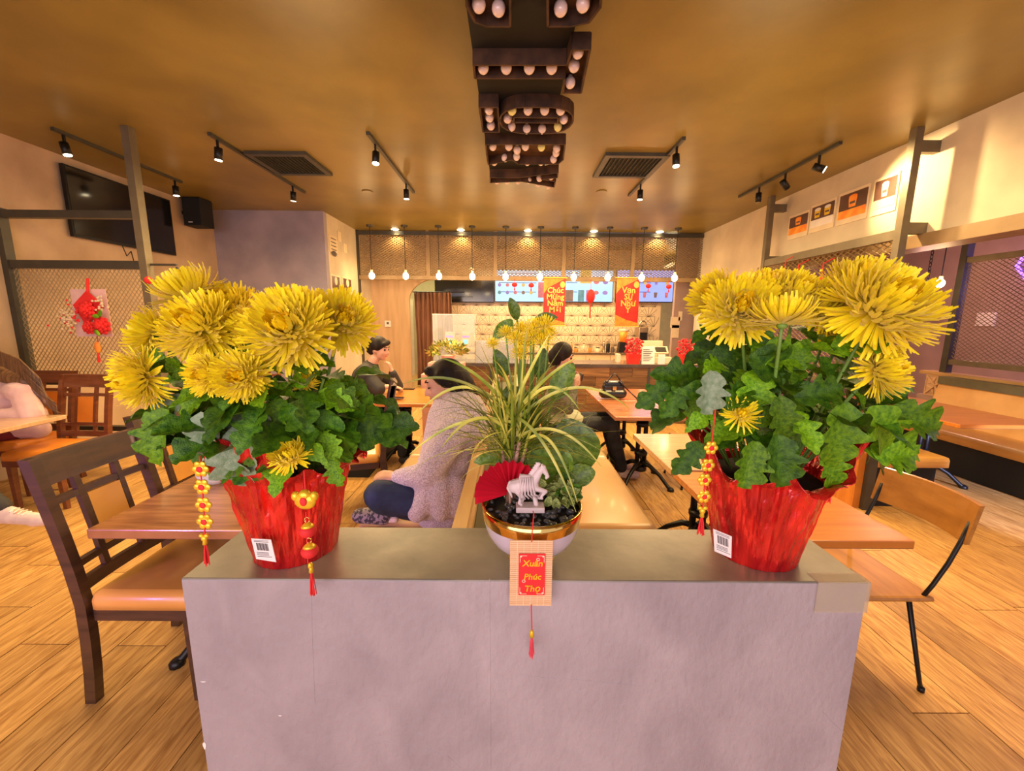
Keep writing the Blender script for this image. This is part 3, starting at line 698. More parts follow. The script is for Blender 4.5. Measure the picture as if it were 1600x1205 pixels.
mb = MB(); mb.lathe((p.x, 7.4, p.z-.18), [(.36, 0), (.33, .14), (.24, .26), (.1, .34), (.02, .36)], 20); t = mb.build('dome_shade', M_mattblack, None, True, thick=.01)
tag(t, 'dark dome lampshade hanging in the side room behind the big yellow bloom', 'lamp shade')
mb = MB(); mb.tube([(p.x, 7.4, p.z+.17), (p.x, 7.4, 2.9499)], .008, 6); mb.build('cord', M_black, t)
p = P(1456, 400, X=4.9)
mb = MB()
for i in range(22):
    z = 2.94-i*.045
    if z < 1.95: break
    a = V((0, 1, 0)) if i % 2 else V((1, 0, 0))
    pts = [V((p.x, p.y, z))+a*.014*math.cos(q*PI/4)+V((0, 0, .03*math.sin(q*PI/4))) for q in range(9)]
    mb.tube(pts, .004, 5, False)
tag(mb.build('hanging_chain', M_black), 'dark steel chain hanging beside the bare bulb in side room', 'chain')
# booth seat along the half wall
t = thing('booth_bench', 'long tan upholstered booth bench against the carved block half wall', 'bench', (5, 3, 0))
mb = MB(); mb.box(4.72, XS-.03, -.6, 4.75, 0, .36); mb.build('plinth', M_mattblack, t)
mb = MB(); mb.rbox(4.62, XS-.12, -.6, 4.75, .36, .46, .03); mb.build('seat', M_vinyl, t, True)
mb = MB(); mb.prism([(XS-.22, 0-.6, .46), (XS-.03, -.6, .46), (XS-.03, -.6, .88), (XS-.12, -.6, .88)], (0, 5.35, 0)); mb.build('backrest', M_vinyl, t)
mb = MB(); mb.box(XS-.14, XS-.021, -.6, 4.75, .88, .97); mb.build('back_cap', M_olivepanel, t)

def cast_base(parent, x, y, zt, r=.30, col=M_black):
    """cast iron pedestal: fluted twin column, four curved feet"""
    mb = MB()
    for dx in (-.035, .035): mb.tube([(x+dx, y, .12), (x+dx, y, zt-.03)], .022, 10)
    for z in (.14, .3, zt-.12): mb.lathe((x, y, z), [(.03, -.03), (.062, -.015), (.062, .015), (.03, .03)], 14)
    mb.build('pedestal_column', col, parent, True)
    mb = MB(); mb.box(x-.18, x+.18, y-.03, y+.03, zt-.03, zt); mb.box(x-.03, x+.03, y-.18, y+.18, zt-.03, zt); mb.build('top_bracket', col, parent)
    for k in range(4):
        a = k*PI/2+PI/4; d = V((math.cos(a), math.sin(a), 0)); c = V((x, y, 0))
        pts = [c+d*.03+V((0, 0, .2)), c+d*.1+V((0, 0, .19)), c+d*(r*.7)+V((0, 0, .12)), c+d*r+V((0, 0, .03)), c+d*(r+.03)+V((0, 0, .012))]
        mb = MB(); mb.tube(pts, [.024, .022, .018, .018, .022], 8); mb.lathe(c+d*(r+.025), [(.032, 0), (.032, .02), (.015, .035)], 10); mb.build('foot', col, parent, True)
def table(x0, x1, y0, y1, z, ma, label, group=None, base=True, th=.035, name='dining_table'):
    t = thing(name, label, 'table', ((x0+x1)/2, (y0+y1)/2, 0), group)
    mb = MB(); mb.rbox(x0, x1, y0, y1, z-th+.004, z, .004); mb.build('tabletop', ma, t)
    mb = MB(); mb.box(x0+.002, x1-.002, y0+.002, y1-.002, z-th, z-th+.004); mb.build('under_edge', M_edge, t)
    if base: cast_base(t, (x0+x1)/2, (y0+y1)/2, z-th, min(.3, (x1-x0)*.4))
    return t
G = 'wooden tables on cast iron pedestals'
table(3.8, 4.62, 3.29, 4.6, .75, M_tabO, 'long orange-brown table beside the booth bench at the right', G)
# backless end seat left of that table
t = thing('booth_bench', 'short tan seat with dark base and wooden end board left of right booth table', 'bench', (3.45, 3.9, 0))
mb = MB(); mb.rbox(3.14, 3.78, 3.28, 3.88, .37, .46, .03); mb.build('seat', M_vinyl, t, True)
mb = MB(); mb.box(3.16, 3.70, 3.32, 3.86, 0, .37); mb.build('plinth', M_mattblack, t)
mb = MB(); mb.box(2.98, 3.10, 3.28, 3.88, 0, .5); mb.build('end_board', M_tabO, t)
mb = MB(); mb.box(3.04, 3.11, 3.24, 3.28, 0, .5); mb.build('end_trim', M_steel, t)

# ---------------------------------------------------------------- centre double bench (runs back from the low wall)
t = thing('double_bench', 'double sided tan upholstered bench running back behind the low wall', 'bench', (.2, 2.5, 0))
mb = MB(); mb.rbox(.10, .835, 1.00, 4.6, .36, .455, .03)
zz = 1.0
mb = MB()
seg = [(1.0, 2.1), (2.105, 3.25), (3.255, 4.6)]
for a, b in seg: m_ = MB(); m_.rbox(.12, .835, a, b, .36, .455, .035); m_.build('seat', M_vinylP, t, True)
for a, b in seg: m_ = MB(); m_.rbox(-.86, -.12, a, b, .36, .455, .035); m_.build('seat', M_vinylP, t, True)
mb = MB(); mb.box(-.80, .78, 1.0, 4.6, 0, .36); mb.build('plinth', M_edge, t)
mb = MB(); mb.prism([(-.12, 1.0, .455), (-.19, 1.0, .455), (-.16, 1.0, .93), (-.12, 1.0, .93)], (0, 3.6, 0)); mb.build('backrest', M_vinylP, t)
mb = MB(); mb.prism([(.12, 1.0, .455), (.19, 1.0, .455), (.10, 1.0, .93), (.06, 1.0, .93)], (0, 3.6, 0)); mb.build('backrest', M_vinylP, t)
mb = MB(); mb.box(-.118, .055, 1.0, 4.6, .455, .90); mb.build('core_panel', M_olivepanel, t)
mb = MB(); mb.box(-.175, -.13, 1.0, 4.6, .93, .97); mb.build('top_rail', M_rail, t)
mb = MB(); mb.box(.055, .10, 1.0, 4.6, .93, .97); mb.build('top_rail', M_rail, t)
for y in (1.02, 4.54): mb = MB(); mb.box(-.125, .055, y, y+.04, .90, .955); mb.build('end_block', M_rail, t)

# tables right of the bench
table(.93, 1.60, 1.46, 2.18, .75, M_tabO, 'nearest orange table right of the low wall, beside the wire leg chair', G)
table(.93, 1.66, 2.21, 2.95, .75, M_tabP, 'pale reflecting table behind the right flower pot, second from the front', G)
table(.93, 1.67, 3.47, 4.19, .75, M_tabR, 'reddish table in front of the handbag table', G)
table(.93, 1.67, 4.20, 4.94, .75, M_tabR, 'reddish far table carrying the black handbag', G)

# wire-leg plywood chairs
def wire_chair(label, loc, rz=0):
    """faces -x at rz=0; seat 0.42 x 0.42, top at .45"""
    t = thing('wire_leg_chair', label, 'chair', loc, 'plywood chairs with wire legs', rz)
    ORG[t.name] = (0, 0, 0)
    mb = MB(); mb.rbox(-.21, .21, -.21, .21, .432, .45, .012); mb.build('seat', M_oak, t)
    mb = MB(); n = 8; vs = []
    for i in range(n+1):
        y = -.22+.44*i/n; x = .30+.02-.05*(2*y/.44)**2
        for dx, z in ((0, .70), (.02, .70), (.05, .87), (.03, .87)): vs.append((x+dx, y, z))
    fs = [(i*4+k, i*4+(k+1) % 4, i*4+4+(k+1) % 4, i*4+4+k) for i in range(n) for k in range(4)] + [(3, 2, 1, 0), (n*4, n*4+1, n*4+2, n*4+3)]
    mb.add(vs, fs); mb.build('backrest', M_oak, t)
    for s in (-1, 1):
        mb = MB(); mb.tube([(.165, s*.19, .43), (.20, s*.195, .50), (.24, s*.20, .60), (.275, s*.20, .70), (.30, s*.20, .79)], .0085, 8); mb.build('back_support', M_black, t, True)
        for e in (-1, 1):
            mb = MB(); f = V((e*.215, s*.215, .012))
            mb.tube([(e*.18, s*.12, .432), f+V((0, -s*.012, .03)), f], .008, 7); mb.tube([(e*.12, s*.18, .432), f+V((-e*.012, 0, .03)), f], .008, 7)
            mb.lathe((f.x, f.y, 0), [(.013, 0), (.013, .02)], 8); mb.build('leg', M_black, t, True)
    for y in (-.12, .12): mb = MB(); mb.tube([(-.18, y, .424), (.18, y, .424)], .007, 6); mb.build('seat_rail', M_black, t)
    return t
ch = wire_chair('plywood chair with black wire legs at the right of the low wall', (1.60, 1.74, 0))
copy_tree(ch, (1.72, 2.62, 0), 0, 'plywood wire leg chair mostly hidden behind the right flower pot')
copy_tree(ch, (1.86, 3.85, 0), 0, 'far plywood wire leg chair right of the reddish table')

# handbag
p = P(962, 617, Z=.76); p = V((1.12, 4.32, .751))
t = thing('handbag', 'black leather handbag on the far reddish table', 'bag', p)
mb = MB(); mb.cap(p+V((-.10, 0, .055)), p+V((.10, 0, .055)), .055); mb.cap(p+V((-.085, 0, .13)), p+V((.085, 0, .13)), .04); mb.cap(p+V((-.08, 0, .17)), p+V((.08, .0, .17)), .03)
blob('bag_body', mb, M_leather, t, .01)
mb = MB(); mb.tube([p+V((.05+.22*k/10, -.03-.02*math.sin(k), .2-.19*min(1, k/9))) for k in range(11)], .008, 6); mb.build('strap', M_leather, t, True)
mb = MB(); mb.tube([p+V((-.08+.16*k/10, -.03, .17+.1*math.sin(PI*k/10))) for k in range(11)], .007, 6); mb.build('handle', M_leather, t, True)
mb = MB(); mb.box(p.x-.02, p.x+.02, p.y-.062, p.y-.05, p.z+.10, p.z+.14); mb.build('buckle', M_goldm, t)

# ---------------------------------------------------------------- left tables and slat-back chairs
table(-1.68, -.93, 1.49, 2.25, .76, M_tabL, 'dark brown wooden table left of the low wall under the flower strings', G, th=.04)
def slat_chair(label, loc, rz, pad=M_vinyl, wood=M_chair, group='slat back dining chairs with padded seats'):
    """faces +x at rz=0, back at -x"""
    t = thing('slat_back_chair', label, 'chair', loc, group, rz); ORG[t.name] = (0, 0, 0)
    mb = MB(); mb.rbox(-.20, .24, -.225, .225, .43, .50, .035); mb.build('seat', pad, t, True)
    mb = MB(); mb.box(-.19, .23, -.215, .215, .375, .43); mb.build('seat_frame', wood, t)
    def bx(z): return -.22-.115*max(0, (z-.45)/.62)**1.3 if z > .45 else -.22-.03*((.45-z)/.45)**2
    for s in (-1, 1):
        zs = [0, .15, .3, .45, .6, .75, .9, 1.06]; mb = MB()
        for i in range(len(zs)-1): mb.bar((bx(zs[i]), s*.215, zs[i]), (bx(zs[i+1]), s*.215, zs[i+1]), .036, .05, (1, 0, 0)) if False else mb.hexa([
            (bx(zs[i])-.022, s*.215-.018, zs[i]), (bx(zs[i])+.022, s*.215-.018, zs[i]), (bx(zs[i])+.022, s*.215+.018, zs[i]), (bx(zs[i])-.022, s*.215+.018, zs[i]),
            (bx(zs[i+1])-.022, s*.215-.018, zs[i+1]), (bx(zs[i+1])+.022, s*.215-.018, zs[i+1]), (bx(zs[i+1])+.022, s*.215+.018, zs[i+1]), (bx(zs[i+1])-.022, s*.215+.018, zs[i+1])])
        mb.build('rear_post', wood, t)
        mb = MB(); mb.hexa([(.17, s*.20-.016, 0), (.20, s*.20-.016, 0), (.20, s*.20+.016, 0), (.17, s*.20+.016, 0), (.165, s*.195-.02, .375), (.21, s*.195-.02, .375), (.21, s*.195+.02, .375), (.165, s*.195+.02, .375)]); mb.build('leg', wood, t)
    def rail(z0, z1, nm, y0=-.197, y1=.197, th=.022):
        mb = MB(); vs = []; n = 8
        for i in range(n+1):
            y = y0+(y1-y0)*i/n; cz = -.018*(1-(2*y/.43)**2)
            for z, d in ((z0, -th/2), (z0, th/2), (z1, th/2), (z1, -th/2)): vs.append((bx(z)+cz+d, y, z))
        fs = [(i*4+k, i*4+(k+1) % 4, i*4+4+(k+1) % 4, i*4+4+k) for i in range(n) for k in range(4)] + [(3, 2, 1, 0), (n*4, n*4+1, n*4+2, n*4+3)]
        mb.add(vs, fs); return mb.build(nm, wood, t)
    rail(.945, 1.06, 'top_rail', -.233, .233, .03); rail(.865, .89, 'cross_slat'); rail(.60, .625, 'cross_slat'); rail(.50, .55, 'lower_rail')
    for y in (-.085, .085):
        mb = MB(); z = [.55, .7, .85, .95]
        for i in range(3): mb.bar((bx(z[i])-.014, y, z[i]), (bx(z[i+1])-.014, y, z[i+1]), .024, .022)
        mb.build('back_slat', wood, t)
    mb = MB(); mb.prism([(bx(.63)-.002, -.07, .63), (bx(.63)-.002, .07, .63), (bx(.86)-.002, .07, .86), (bx(.86)-.002, -.07, .86)], (-.025, 0, 0)); mb.build('back_pad', pad, t)
    return t
c1 = slat_chair('dark wooden chair with tan seat at the left of the low wall', (-1.49, 1.68, 0), 0)
copy_tree(c1, (-1.72, 2.34, 0), 0, 'second dark wooden chair behind the nearest one at left')
copy_tree(c1, (-1.32, 3.32, 0), PI+.3, 'wooden chair behind the left flower pot with its back rail by the seated woman')
c2 = slat_chair('red-brown wooden chair with orange back pad before the left mesh panel', (-3.9, 3.36, 0), -PI/2, M_vinylO, M_chair_r)
copy_tree(c2, (-3.1, 4.7, 0), -PI/2, 'red-brown chair half hidden behind the lowest left bloom')
t = table(-4.9, -3.80, 2.3, 3.38, .755, M_tabP, 'pale table at the far left edge beside the woman in pink', G)
# things on left table: white paper bag, white card
p = V((-1.52, 2.0, .7605))
t = thing('paper_bag', 'crumpled white bag on the brown table behind the red pot', 'bag', p)
mb = MB()
def crump(a, i, r, z): k = noise.noise(V((math.cos(a)*2, math.sin(a)*2, z*9+3))); return r*(1+.28*k), z
mb.lathe(p, [(.07, 0), (.09, .04), (.085, .10), (.07, .15), (.085, .20), (.10, .23)], 20, crump); mb.build('bag', M_white, t, True)
p = P(372, 742, Z=.82); p = V((-.98, 1.62, .7605))
mb = MB(); mb.hexa([p+V(q) for q in ((-.06, 0, 0), (.06, 0, 0), (.06, .04, 0), (-.06, .04, 0), (-.06, .018, .14), (.06, .018, .14), (.06, .022, .14), (-.06, .022, .14))])
tag(mb.build('table_card', M_white), 'white folded card standing on brown table left of the red pot', 'card')

# man's table
table(-1.58, -.74, 3.96, 4.85, .75, M_tabO, 'orange wooden table in front of the man in black', G)
for (u, v, nm, lb, ct) in ((626, 612, 'paper_cup', 'small beige cup on the orange table before the man', 'cup'), (639, 608, 'phone', 'dark phone lying on the orange table', 'phone')):
    p = P(u, v, Z=.7515)
    mb = MB()
    if nm == 'paper_cup': mb.lathe(p, [(.028, 0), (.036, .075), (.039, .078), (.033, .076), (.026, .01)], 16); mm_ = M_cream
    else: mb.rbox(p.x-.07, p.x+.07, p.y-.04, p.y+.04, p.z, p.z+.01, .006); mm_ = M_tvblack
    o = mb.build(nm, mm_, None, nm == 'paper_cup'); tag(o, lb, ct)

# ---------------------------------------------------------------- service counter
YC = 6.15; ZT_C = P(950, 569, Y=YC).z
xc0 = P(672, 580, Y=YC).x; xc1 = XR-.002
t = thing('service_counter', 'long service counter faced with reclaimed brown boards under dark top', 'counter', (1, YC, 0))
mb = MB(); mb.rbox(xc0-.03, xc1, YC-.03, YC+.62, ZT_C-.05, ZT_C, .006); mb.build('countertop', M_ctop, t)
mb = MB(); mb.box(xc0, xc1, YC+.02, YC+.58, 0, ZT_C-.05); mb.build('carcass', M_mattblack, t)
bh = (ZT_C-.06)/6; bx0 = xc0
for r_ in range(6):
    x = bx0-R.random()*.4
    while x < xc1:
        L_ = R.choice([.35, .5, .7, .9]); a, b = max(x, bx0), min(x+L_, xc1-.002); x += L_
        if b-a < .03: continue
        mb = MB(); dp = R.random()*.014; mb.box(a+.002, b-.002, YC-.006-dp, YC+.019, .01+r_*bh+.002, .01+(r_+1)*bh-.002); mb.build('board', M_counter, t)
for x in (P(1012, 600, Y=YC).x, -.3, 2.9): mb = MB(); mb.box(x-.02, x+.02, YC-.026, YC-.0205, 0, ZT_C-.05); mb.build('steel_strip', M_steel, t)

def on(u, dy=.15): return P(u, 560, Y=YC+dy).x
zc = ZT_C+.0005
# red berry plants
for k, (u, lb) in enumerate(((990, 'red berry plant in red pot on the counter left of the sign board'), (1073, 'red berry plant in red pot at the right end of the counter'))):
    x = on(u, .1); y = YC+.12
    t = thing('berry_plant', lb, 'plant', (x, y, zc), 'red berry plants on the counter')
    mb = MB(); mb.hexa([(x-.08, y-.07, zc), (x+.08, y-.07, zc), (x+.08, y+.07, zc), (x-.08, y+.07, zc), (x-.10, y-.09, zc+.15), (x+.10, y-.09, zc+.15), (x+.10, y+.09, zc+.15), (x-.10, y+.09, zc+.15)]); mb.build('pot', M_bred, t)
    mb = MB()
    for i in range(150):
        a = R.random()*2*PI; rr = R.random()**.5*.15; h = .15+R.random()*.27*(1-rr*1.5); mb.ell((x+rr*math.cos(a), y+rr*.7*math.sin(a), zc+h), .011+R.random()*.008, 6, 4)
    mb.build('berries', M_berry, t, True)['kind'] = 'stuff'
    mb = MB()
    for i in range(16): a = i*2*PI/16; mb.tube([(x, y, zc+.14), (x+.12*math.cos(a), y+.08*math.sin(a), zc+.36)], .003, 4)
    mb.build('twigs', M_bark, t)
# sign board, register, cards
x = on(1010); t = thing('menu_board', 'white printed sign board standing on the counter beside the red plant', 'sign', (x, YC+.12, zc))
mb = MB(); mb.hexa([(x-.1, YC+.06, zc), (x+.1, YC+.06, zc), (x+.1, YC+.1, zc), (x-.1, YC+.1, zc), (x-.1, YC+.09, zc+.27), (x+.1, YC+.09, zc+.27), (x+.1, YC+.10, zc+.27), (x-.1, YC+.10, zc+.27)]); mb.build('board', M_white, t)
for i in range(7): mb = MB(); z = zc+.05+i*.028; y = YC+.059+.03*(z-zc)/.27; mb.bar((x-.08, y-.0015, z), (x+.02+.05*((i*7) % 3)/2, y-.0015, z), .004, .009, (0, 0, 1)); mb.build('print_line', M_ink, t)
x = on(1035); y = YC+.25
t = thing('cash_register', 'white point of sale tablet stand on the counter', 'cash register', (x, y, zc))
mb = MB(); mb.rbox(x-.15, x+.15, y-.1, y+.15, zc, zc+.10, .01); mb.build('cash_drawer', M_cream, t)
mb = MB(); mb.bar((x, y+.02, zc+.10), (x, y+.04, zc+.2), .06); mb.build('stand', M_cream, t)
mb = MB(); mb.hexa([(x-.11, y-.06, zc+.16), (x+.11, y-.06, zc+.16), (x+.11, y-.05, zc+.145), (x-.11, y-.05, zc+.145), (x-.12, y+.06, zc+.26), (x+.12, y+.06, zc+.26), (x+.12, y+.07, zc+.245), (x-.12, y+.07, zc+.245)]); tb = mb.build('tablet', M_cream, t)
mb = MB(); mb.hexa([(x-.085, y-.045, zc+.174), (x+.085, y-.045, zc+.174), (x+.085, y-.043, zc+.17), (x-.085, y-.043, zc+.17), (x-.09, y+.042, zc+.247), (x+.09, y+.042, zc+.247), (x+.09, y+.044, zc+.243), (x-.09, y+.044, zc+.243)]); mb.build('tablet_screen', M_steel, tb)
x = on(1034, .05); mb = MB(); mb.rbox(x-.055, x+.055, YC+.05, YC+.07, zc, zc+.15, .004); tag(mb.build('table_card', M_white), 'upright white card on the counter in front of the register', 'card')
x = on(1020, .3); t = thing('monitor', 'cream back of a monitor behind the counter sign board', 'monitor', (x, YC+.45, zc))
mb = MB(); mb.rbox(x-.16, x+.2, YC+.44, YC+.48, zc+.08, zc+.34, .01); mb.build('screen_back', M_cream, t)
mb = MB(); mb.box(x-.02, x+.04, YC+.42, YC+.5, zc, zc+.1); mb.build('stand', M_cream, t)
mb = MB(); x = on(968, .3); mb.rbox(x-.05, x+.02, YC+.3, YC+.4, zc, zc+.13, .006); tag(mb.build('napkin_box', M_cream), 'cream upright box on the counter left of the red plant', 'box')
# display case and things at the left end of the counter
x0 = on(677, .1); x1 = on(742, .1); ztop = P(700, 492, Y=YC+.1).z
t = thing('glass_display_case', 'tall glass display case on the left end of the counter', 'display case', ((x0+x1)/2, YC+.3, zc))
for (nm, bb) in (('glass_panel', (x0, x1, YC+.1, YC+.106)), ('glass_panel', (x0, x0+.006, YC+.106, YC+.5)), ('glass_panel', (x1-.006, x1, YC+.106, YC+.5))):
    mb = MB(); mb.box(*bb, zc, ztop); mb.build(nm, M_glass, t)
mb = MB(); mb.box(x0, x1, YC+.1, YC+.5, ztop, ztop+.012); mb.build('top_edge', M_white, t)
mb = MB(); mb.box(x0+.006, x1-.006, YC+.11, YC+.5, zc+.24, zc+.25); mb.build('shelf', M_steelb, t)
x0b = on(742, .1); x1b = on(805, .1)
t = thing('prep_case', 'low metal fronted glass case right of the tall display case', 'display case', ((x0b+x1b)/2, YC+.3, zc))
mb = MB(); mb.box(x0b+.01, x1b, YC+.12, YC+.5, zc, zc+.32); mb.build('body', M_steelb, t)
mb = MB(); mb.box(x0b+.01, x1b, YC+.10, YC+.119, zc, zc+.34); mb.build('glass_front', M_glass, t)
for k, u in enumerate((703, 728)):
    x = on(u, .3); y = YC+.3; t = thing('drink_machine', '%s drink dispenser with glowing cyan and magenta display inside the glass case' % ('left', 'right')[k], 'dispenser', (x, y, zc+.2505), 'dispensers with glowing displays')
    mb = MB(); mb.rbox(x-.07, x+.07, y, y+.12, zc+.2505, zc+.46, .01); mb.build('body', M_cream, t)
    mb = MB(); mb.box(x-.035, x+.035, y-.004, y-.0005, zc+.27, zc+.34); mb.build('cyan_display', M_cyan, t)
    mb = MB(); mb.box(x-.055, x+.055, y-.004, y-.0005, zc+.37, zc+.40); mb.build('magenta_strip', M_magenta, t)
# yellow-green bush and pink boxes on a shelf edge at counter left
zq = .0
x = P(702, 570, Y=5.0).x
t = thing('pink_pedestal', 'stepped pale pink stand beside the seated woman holding the bushy plant', 'stand', (x, 5.35, 0))
xp0 = P(672, 590, Y=5.3).x
mb = MB(); mb.rbox(xp0-.1, xp0+.12, 5.2, 5.5, 0, P(672, 585, Y=5.2).z, .01); mb.build('lower_box', M_pinkbox, t)
mb = MB(); mb.rbox(xp0-.02, xp0+.45, 5.25, 5.5, P(672, 585, Y=5.2).z, P(672, 568, Y=5.2).z, .01); mb.build('upper_box', M_pinkbox, t)
zp = P(672, 568, Y=5.2).z
bc = P(700, 562, Y=5.35); 
t = thing('variegated_bush', 'round bushy plant with yellow and green leaves above the woman', 'plant', (bc.x, 5.37, zp+.0005))
mb = MB(); mb.lathe((bc.x, 5.37, zp+.0005), [(.07, 0), (.09, .09)], 16); mb.build('pot', M_pinkbox, t)
lm = MB()
lf = []
for i in range(7):
    tt = i/6; ww = .018*math.sin(PI*(.08+.92*tt))**.8
    lf += [(-ww, tt*.06, .004), (0, tt*.06, 0), (ww, tt*.06, .004)]
lfs = [(i*3+k, i*3+k+1, i*3+4+k, i*3+3+k) for i in range(6) for k in range(2)]
big = MB()
M_vari = mat('variegated_leaf', (.10, .20, .02), .45, col2=(.75, .62, .12), scale=30, ramp=(.4, .6))
for i in range(230):
    d = V((R.gauss(0, 1), R.gauss(0, 1), abs(R.gauss(0, .8)))).normalized()
    c = V((bc.x, 5.37, zp+.12))+V((d.x*.27, d.y*.2, d.z*.16))*(.6+.4*R.random())
    y = (d+V((R.uniform(-.6, .6), R.uniform(-.6, .6), R.uniform(-.6, .6)))).normalized(); z = d.orthogonal().normalized(); x_ = y.cross(z).normalized(); z = x_.cross(y)
    big.add([c+x_*q[0]+y*q[1]+z*q[2] for q in lf], lfs)
o = big.build('foliage', M_vari, t, True); o['kind'] = 'stuff'

# ---------------------------------------------------------------- kitchen back wall: menu screens, banners, tiles, back counter
YT = YK-.10
def screen(u0, u1, ma, label, v0=421, v1=473, lit=True):
    a = P(u0, v0, Y=YT); b = P(u1, v1, Y=YT); c = V(((a.x+b.x)/2, YT, (a.z+b.z)/2))
    t = thing('menu_screen', label, 'screen', c, 'menu screens in a row')
    mb = MB(); mb.box(a.x, b.x, YT, YT+.06, b.z, a.z); mb.build('bezel', M_black, t)
    mb = MB(); mb.box(a.x+.015, b.x-.015, YT-.004, YT-.0005, b.z+.02, a.z-.02); s = mb.build('display', ma if lit else M_tvblack, t)
    mb = MB(); mb.box(c.x-.15, c.x+.15, YT+.06, YK-.0005, c.z-.15, c.z+.15); mb.build('mount', M_black, t)
    return t, s, a, b
M_food = [mat('food_print_%s' % n, c, .5, emit=.8, var=.25, scale=9) for n, c in (('red', (.75, .16, .16)), ('amber', (.85, .5, .1)), ('violet', (.35, .2, .5)), ('brown', (.3, .14, .08)), ('green', (.12, .3, .3)))]
M_tl = mat('screen_print', (.08, .18, .40), .5, emit=.3)
for (u0, u1, ma, lb, kind) in ((773, 880, M_screen, 'leftmost lit menu screen with rows of small dishes', 'dots'), (881, 957, M_screen, 'middle lit menu screen with food photos', 'photos'), (964, 1051, M_screen2, 'rightmost violet-blue lit menu screen with drink pictures', 'cups')):
    t, s, a, b = screen(u0, u1, ma, lb)
    W = b.x-a.x; H = a.z-b.z
    if kind == 'dots':
        for r_ in range(3):
            for c in range(5):
                mb = MB(); mb.ell((a.x+W*(.07+.115*c), YT-.006, a.z-H*(.24+.23*r_)), (.045, .004, .045), 10, 6); mb.build('dish_image', M_food[(r_*2+c*3) % 5], s)
        mb = MB(); mb.box(a.x+W*.63, a.x+W*.78, YT-.008, YT-.0045, b.z+H*.15, b.z+H*.62); mb.build('photo_image', M_food[0], s)
    elif kind == 'photos':
        for (fx0, fx1, fz0, fz1, k) in ((.33, .55, .58, .98, 1), (.02, .2, .03, .38, 3), (.3, .42, .03, .38, 4), (.46, .58, .03, .38, 2)):
            mb = MB(); mb.box(a.x+W*fx0, a.x+W*fx1, YT-.008, YT-.0045, b.z+H*fz0, b.z+H*fz1); mb.build('photo_image', M_food[k], s)
        for fx in (.66, .84):
            for fz in (.3, .62): mb = MB(); mb.ell((a.x+W*fx, YT-.006, b.z+H*fz), (.07, .004, .05), 10, 6); mb.build('dish_image', M_food[int(fx*10) % 3], s)
    else:
        for r_ in range(2):
            for c in range(5): mb = MB(); x = a.x+W*(.12+.19*c); z = b.z+H*(.22+.4*r_); mb.prism([(x-.03, YT-.005, z-.06), (x+.03, YT-.005, z-.06), (x+.045, YT-.005, z+.07), (x-.045, YT-.005, z+.07)], (0, -.003, 0)); mb.build('cup_image', M_food[(c+r_) % 2+2*(c % 2)], s)
    for i in range(3):
        mb = MB(); z = a.z-H*(.12+.28*i); mb.box(a.x+W*.06, a.x+W*(.6 if kind != 'photos' else .28), YT-.006, YT-.0045, z-.008, z+.008); mb.build('print_line', M_tl, s)
# unlit dark panel left of them
t, s, a, b = screen(679, 772, None, 'dark unlit menu panel left of the lit screens', 434, 473, False)
# sunburst lines on the tile wall
bw = bpy.data.objects['wall_back']
mb = MB(); zt0 = P(800, 475, Y=YK).z; pitch = .33; rr = .33
for r_ in range(6):
    z = zt0-.05-r_*.25
    for c in range(17):
        x = -1.55+c*pitch+(pitch/2 if r_ % 2 else 0)
        for k in range(9):
            a = PI*(.5+(k-4)*.115); a2 = rr*(.98 if abs(k-4) < 3 else .55)
            xe, ze = x+a2*math.cos(a), z+a2*.78*math.sin(a)
            if -1.6 < xe < 3.86 and -1.6 < x < 3.86: mb.bar((x, YK-.003, z), (xe, YK-.003, ze), .006, .008, (0, 1, 0))
o = mb.build('sunburst_inlay', M_line, bw); o['kind'] = 'stuff'
# banners
def banner(u0, u1, v0, v1, words, label):
    Y = YB-.07; a = P(u0, v0, Y=Y); b = P(u1, v1, Y=Y); cx = (a.x+b.x)/2; W = b.x-a.x
    t = thing('new_year_banner', label, 'banner', (cx, Y, b.z), 'red hanging banners')
    mb = MB(); mb.box(a.x, b.x, Y, Y+.006, b.z, a.z); mb.build('cloth', M_bred, t)
    for z in (a.z, b.z): mb = MB(); mb.tube([(a.x-.03, Y, z), (b.x+.03, Y, z)], .012, 8); mb.build('rod', M_banner_gold, t)
    mb = MB(); H = a.z-b.z
    mb.prism([(a.x, Y-.001, a.z-.02), (a.x+W*.95, Y-.001, a.z-.02), (a.x+W*.55, Y-.001, a.z-H*.12), (a.x+W*.2, Y-.001, a.z-H*.2), (a.x, Y-.001, a.z-H*.33)], (0, -.002, 0)); mb.build('blossom_print', M_orange, t)
    mb = MB(); mb.ell((b.x-W*.14, Y-.003, a.z-H*.14), (W*.12, .004, H*.07), 10, 6); mb.build('lantern_print', M_banner_gold, t)
    mb = MB(); mb.prism([(a.x, Y-.001, b.z+.02), (b.x, Y-.001, b.z+.02), (b.x, Y-.001, b.z+H*.07), (a.x+W*.5, Y-.001, b.z+H*.13), (a.x, Y-.001, b.z+H*.24)], (0, -.002, 0)); mb.build('cloud_print', M_orange, t)
    for i, wd in enumerate(words):
        text('lettering', wd, W*.35, M_banner_gold, t, (cx+W*.04, Y-.003, a.z-H*(.31+.135*i)), (1, 0, 0), (0, 0, 1), .001, bold=.004)
banner(850, 882, 434, 509, ['Chúc', 'Mừng', 'Năm', 'Mới'], 'red banner reading Chúc Mừng Năm Mới under the mesh bulkhead')
banner(964, 996, 434, 510, ['Vạn', 'Sự', 'Như', 'Ý'], 'red banner reading Vạn Sự Như Ý under the mesh bulkhead')
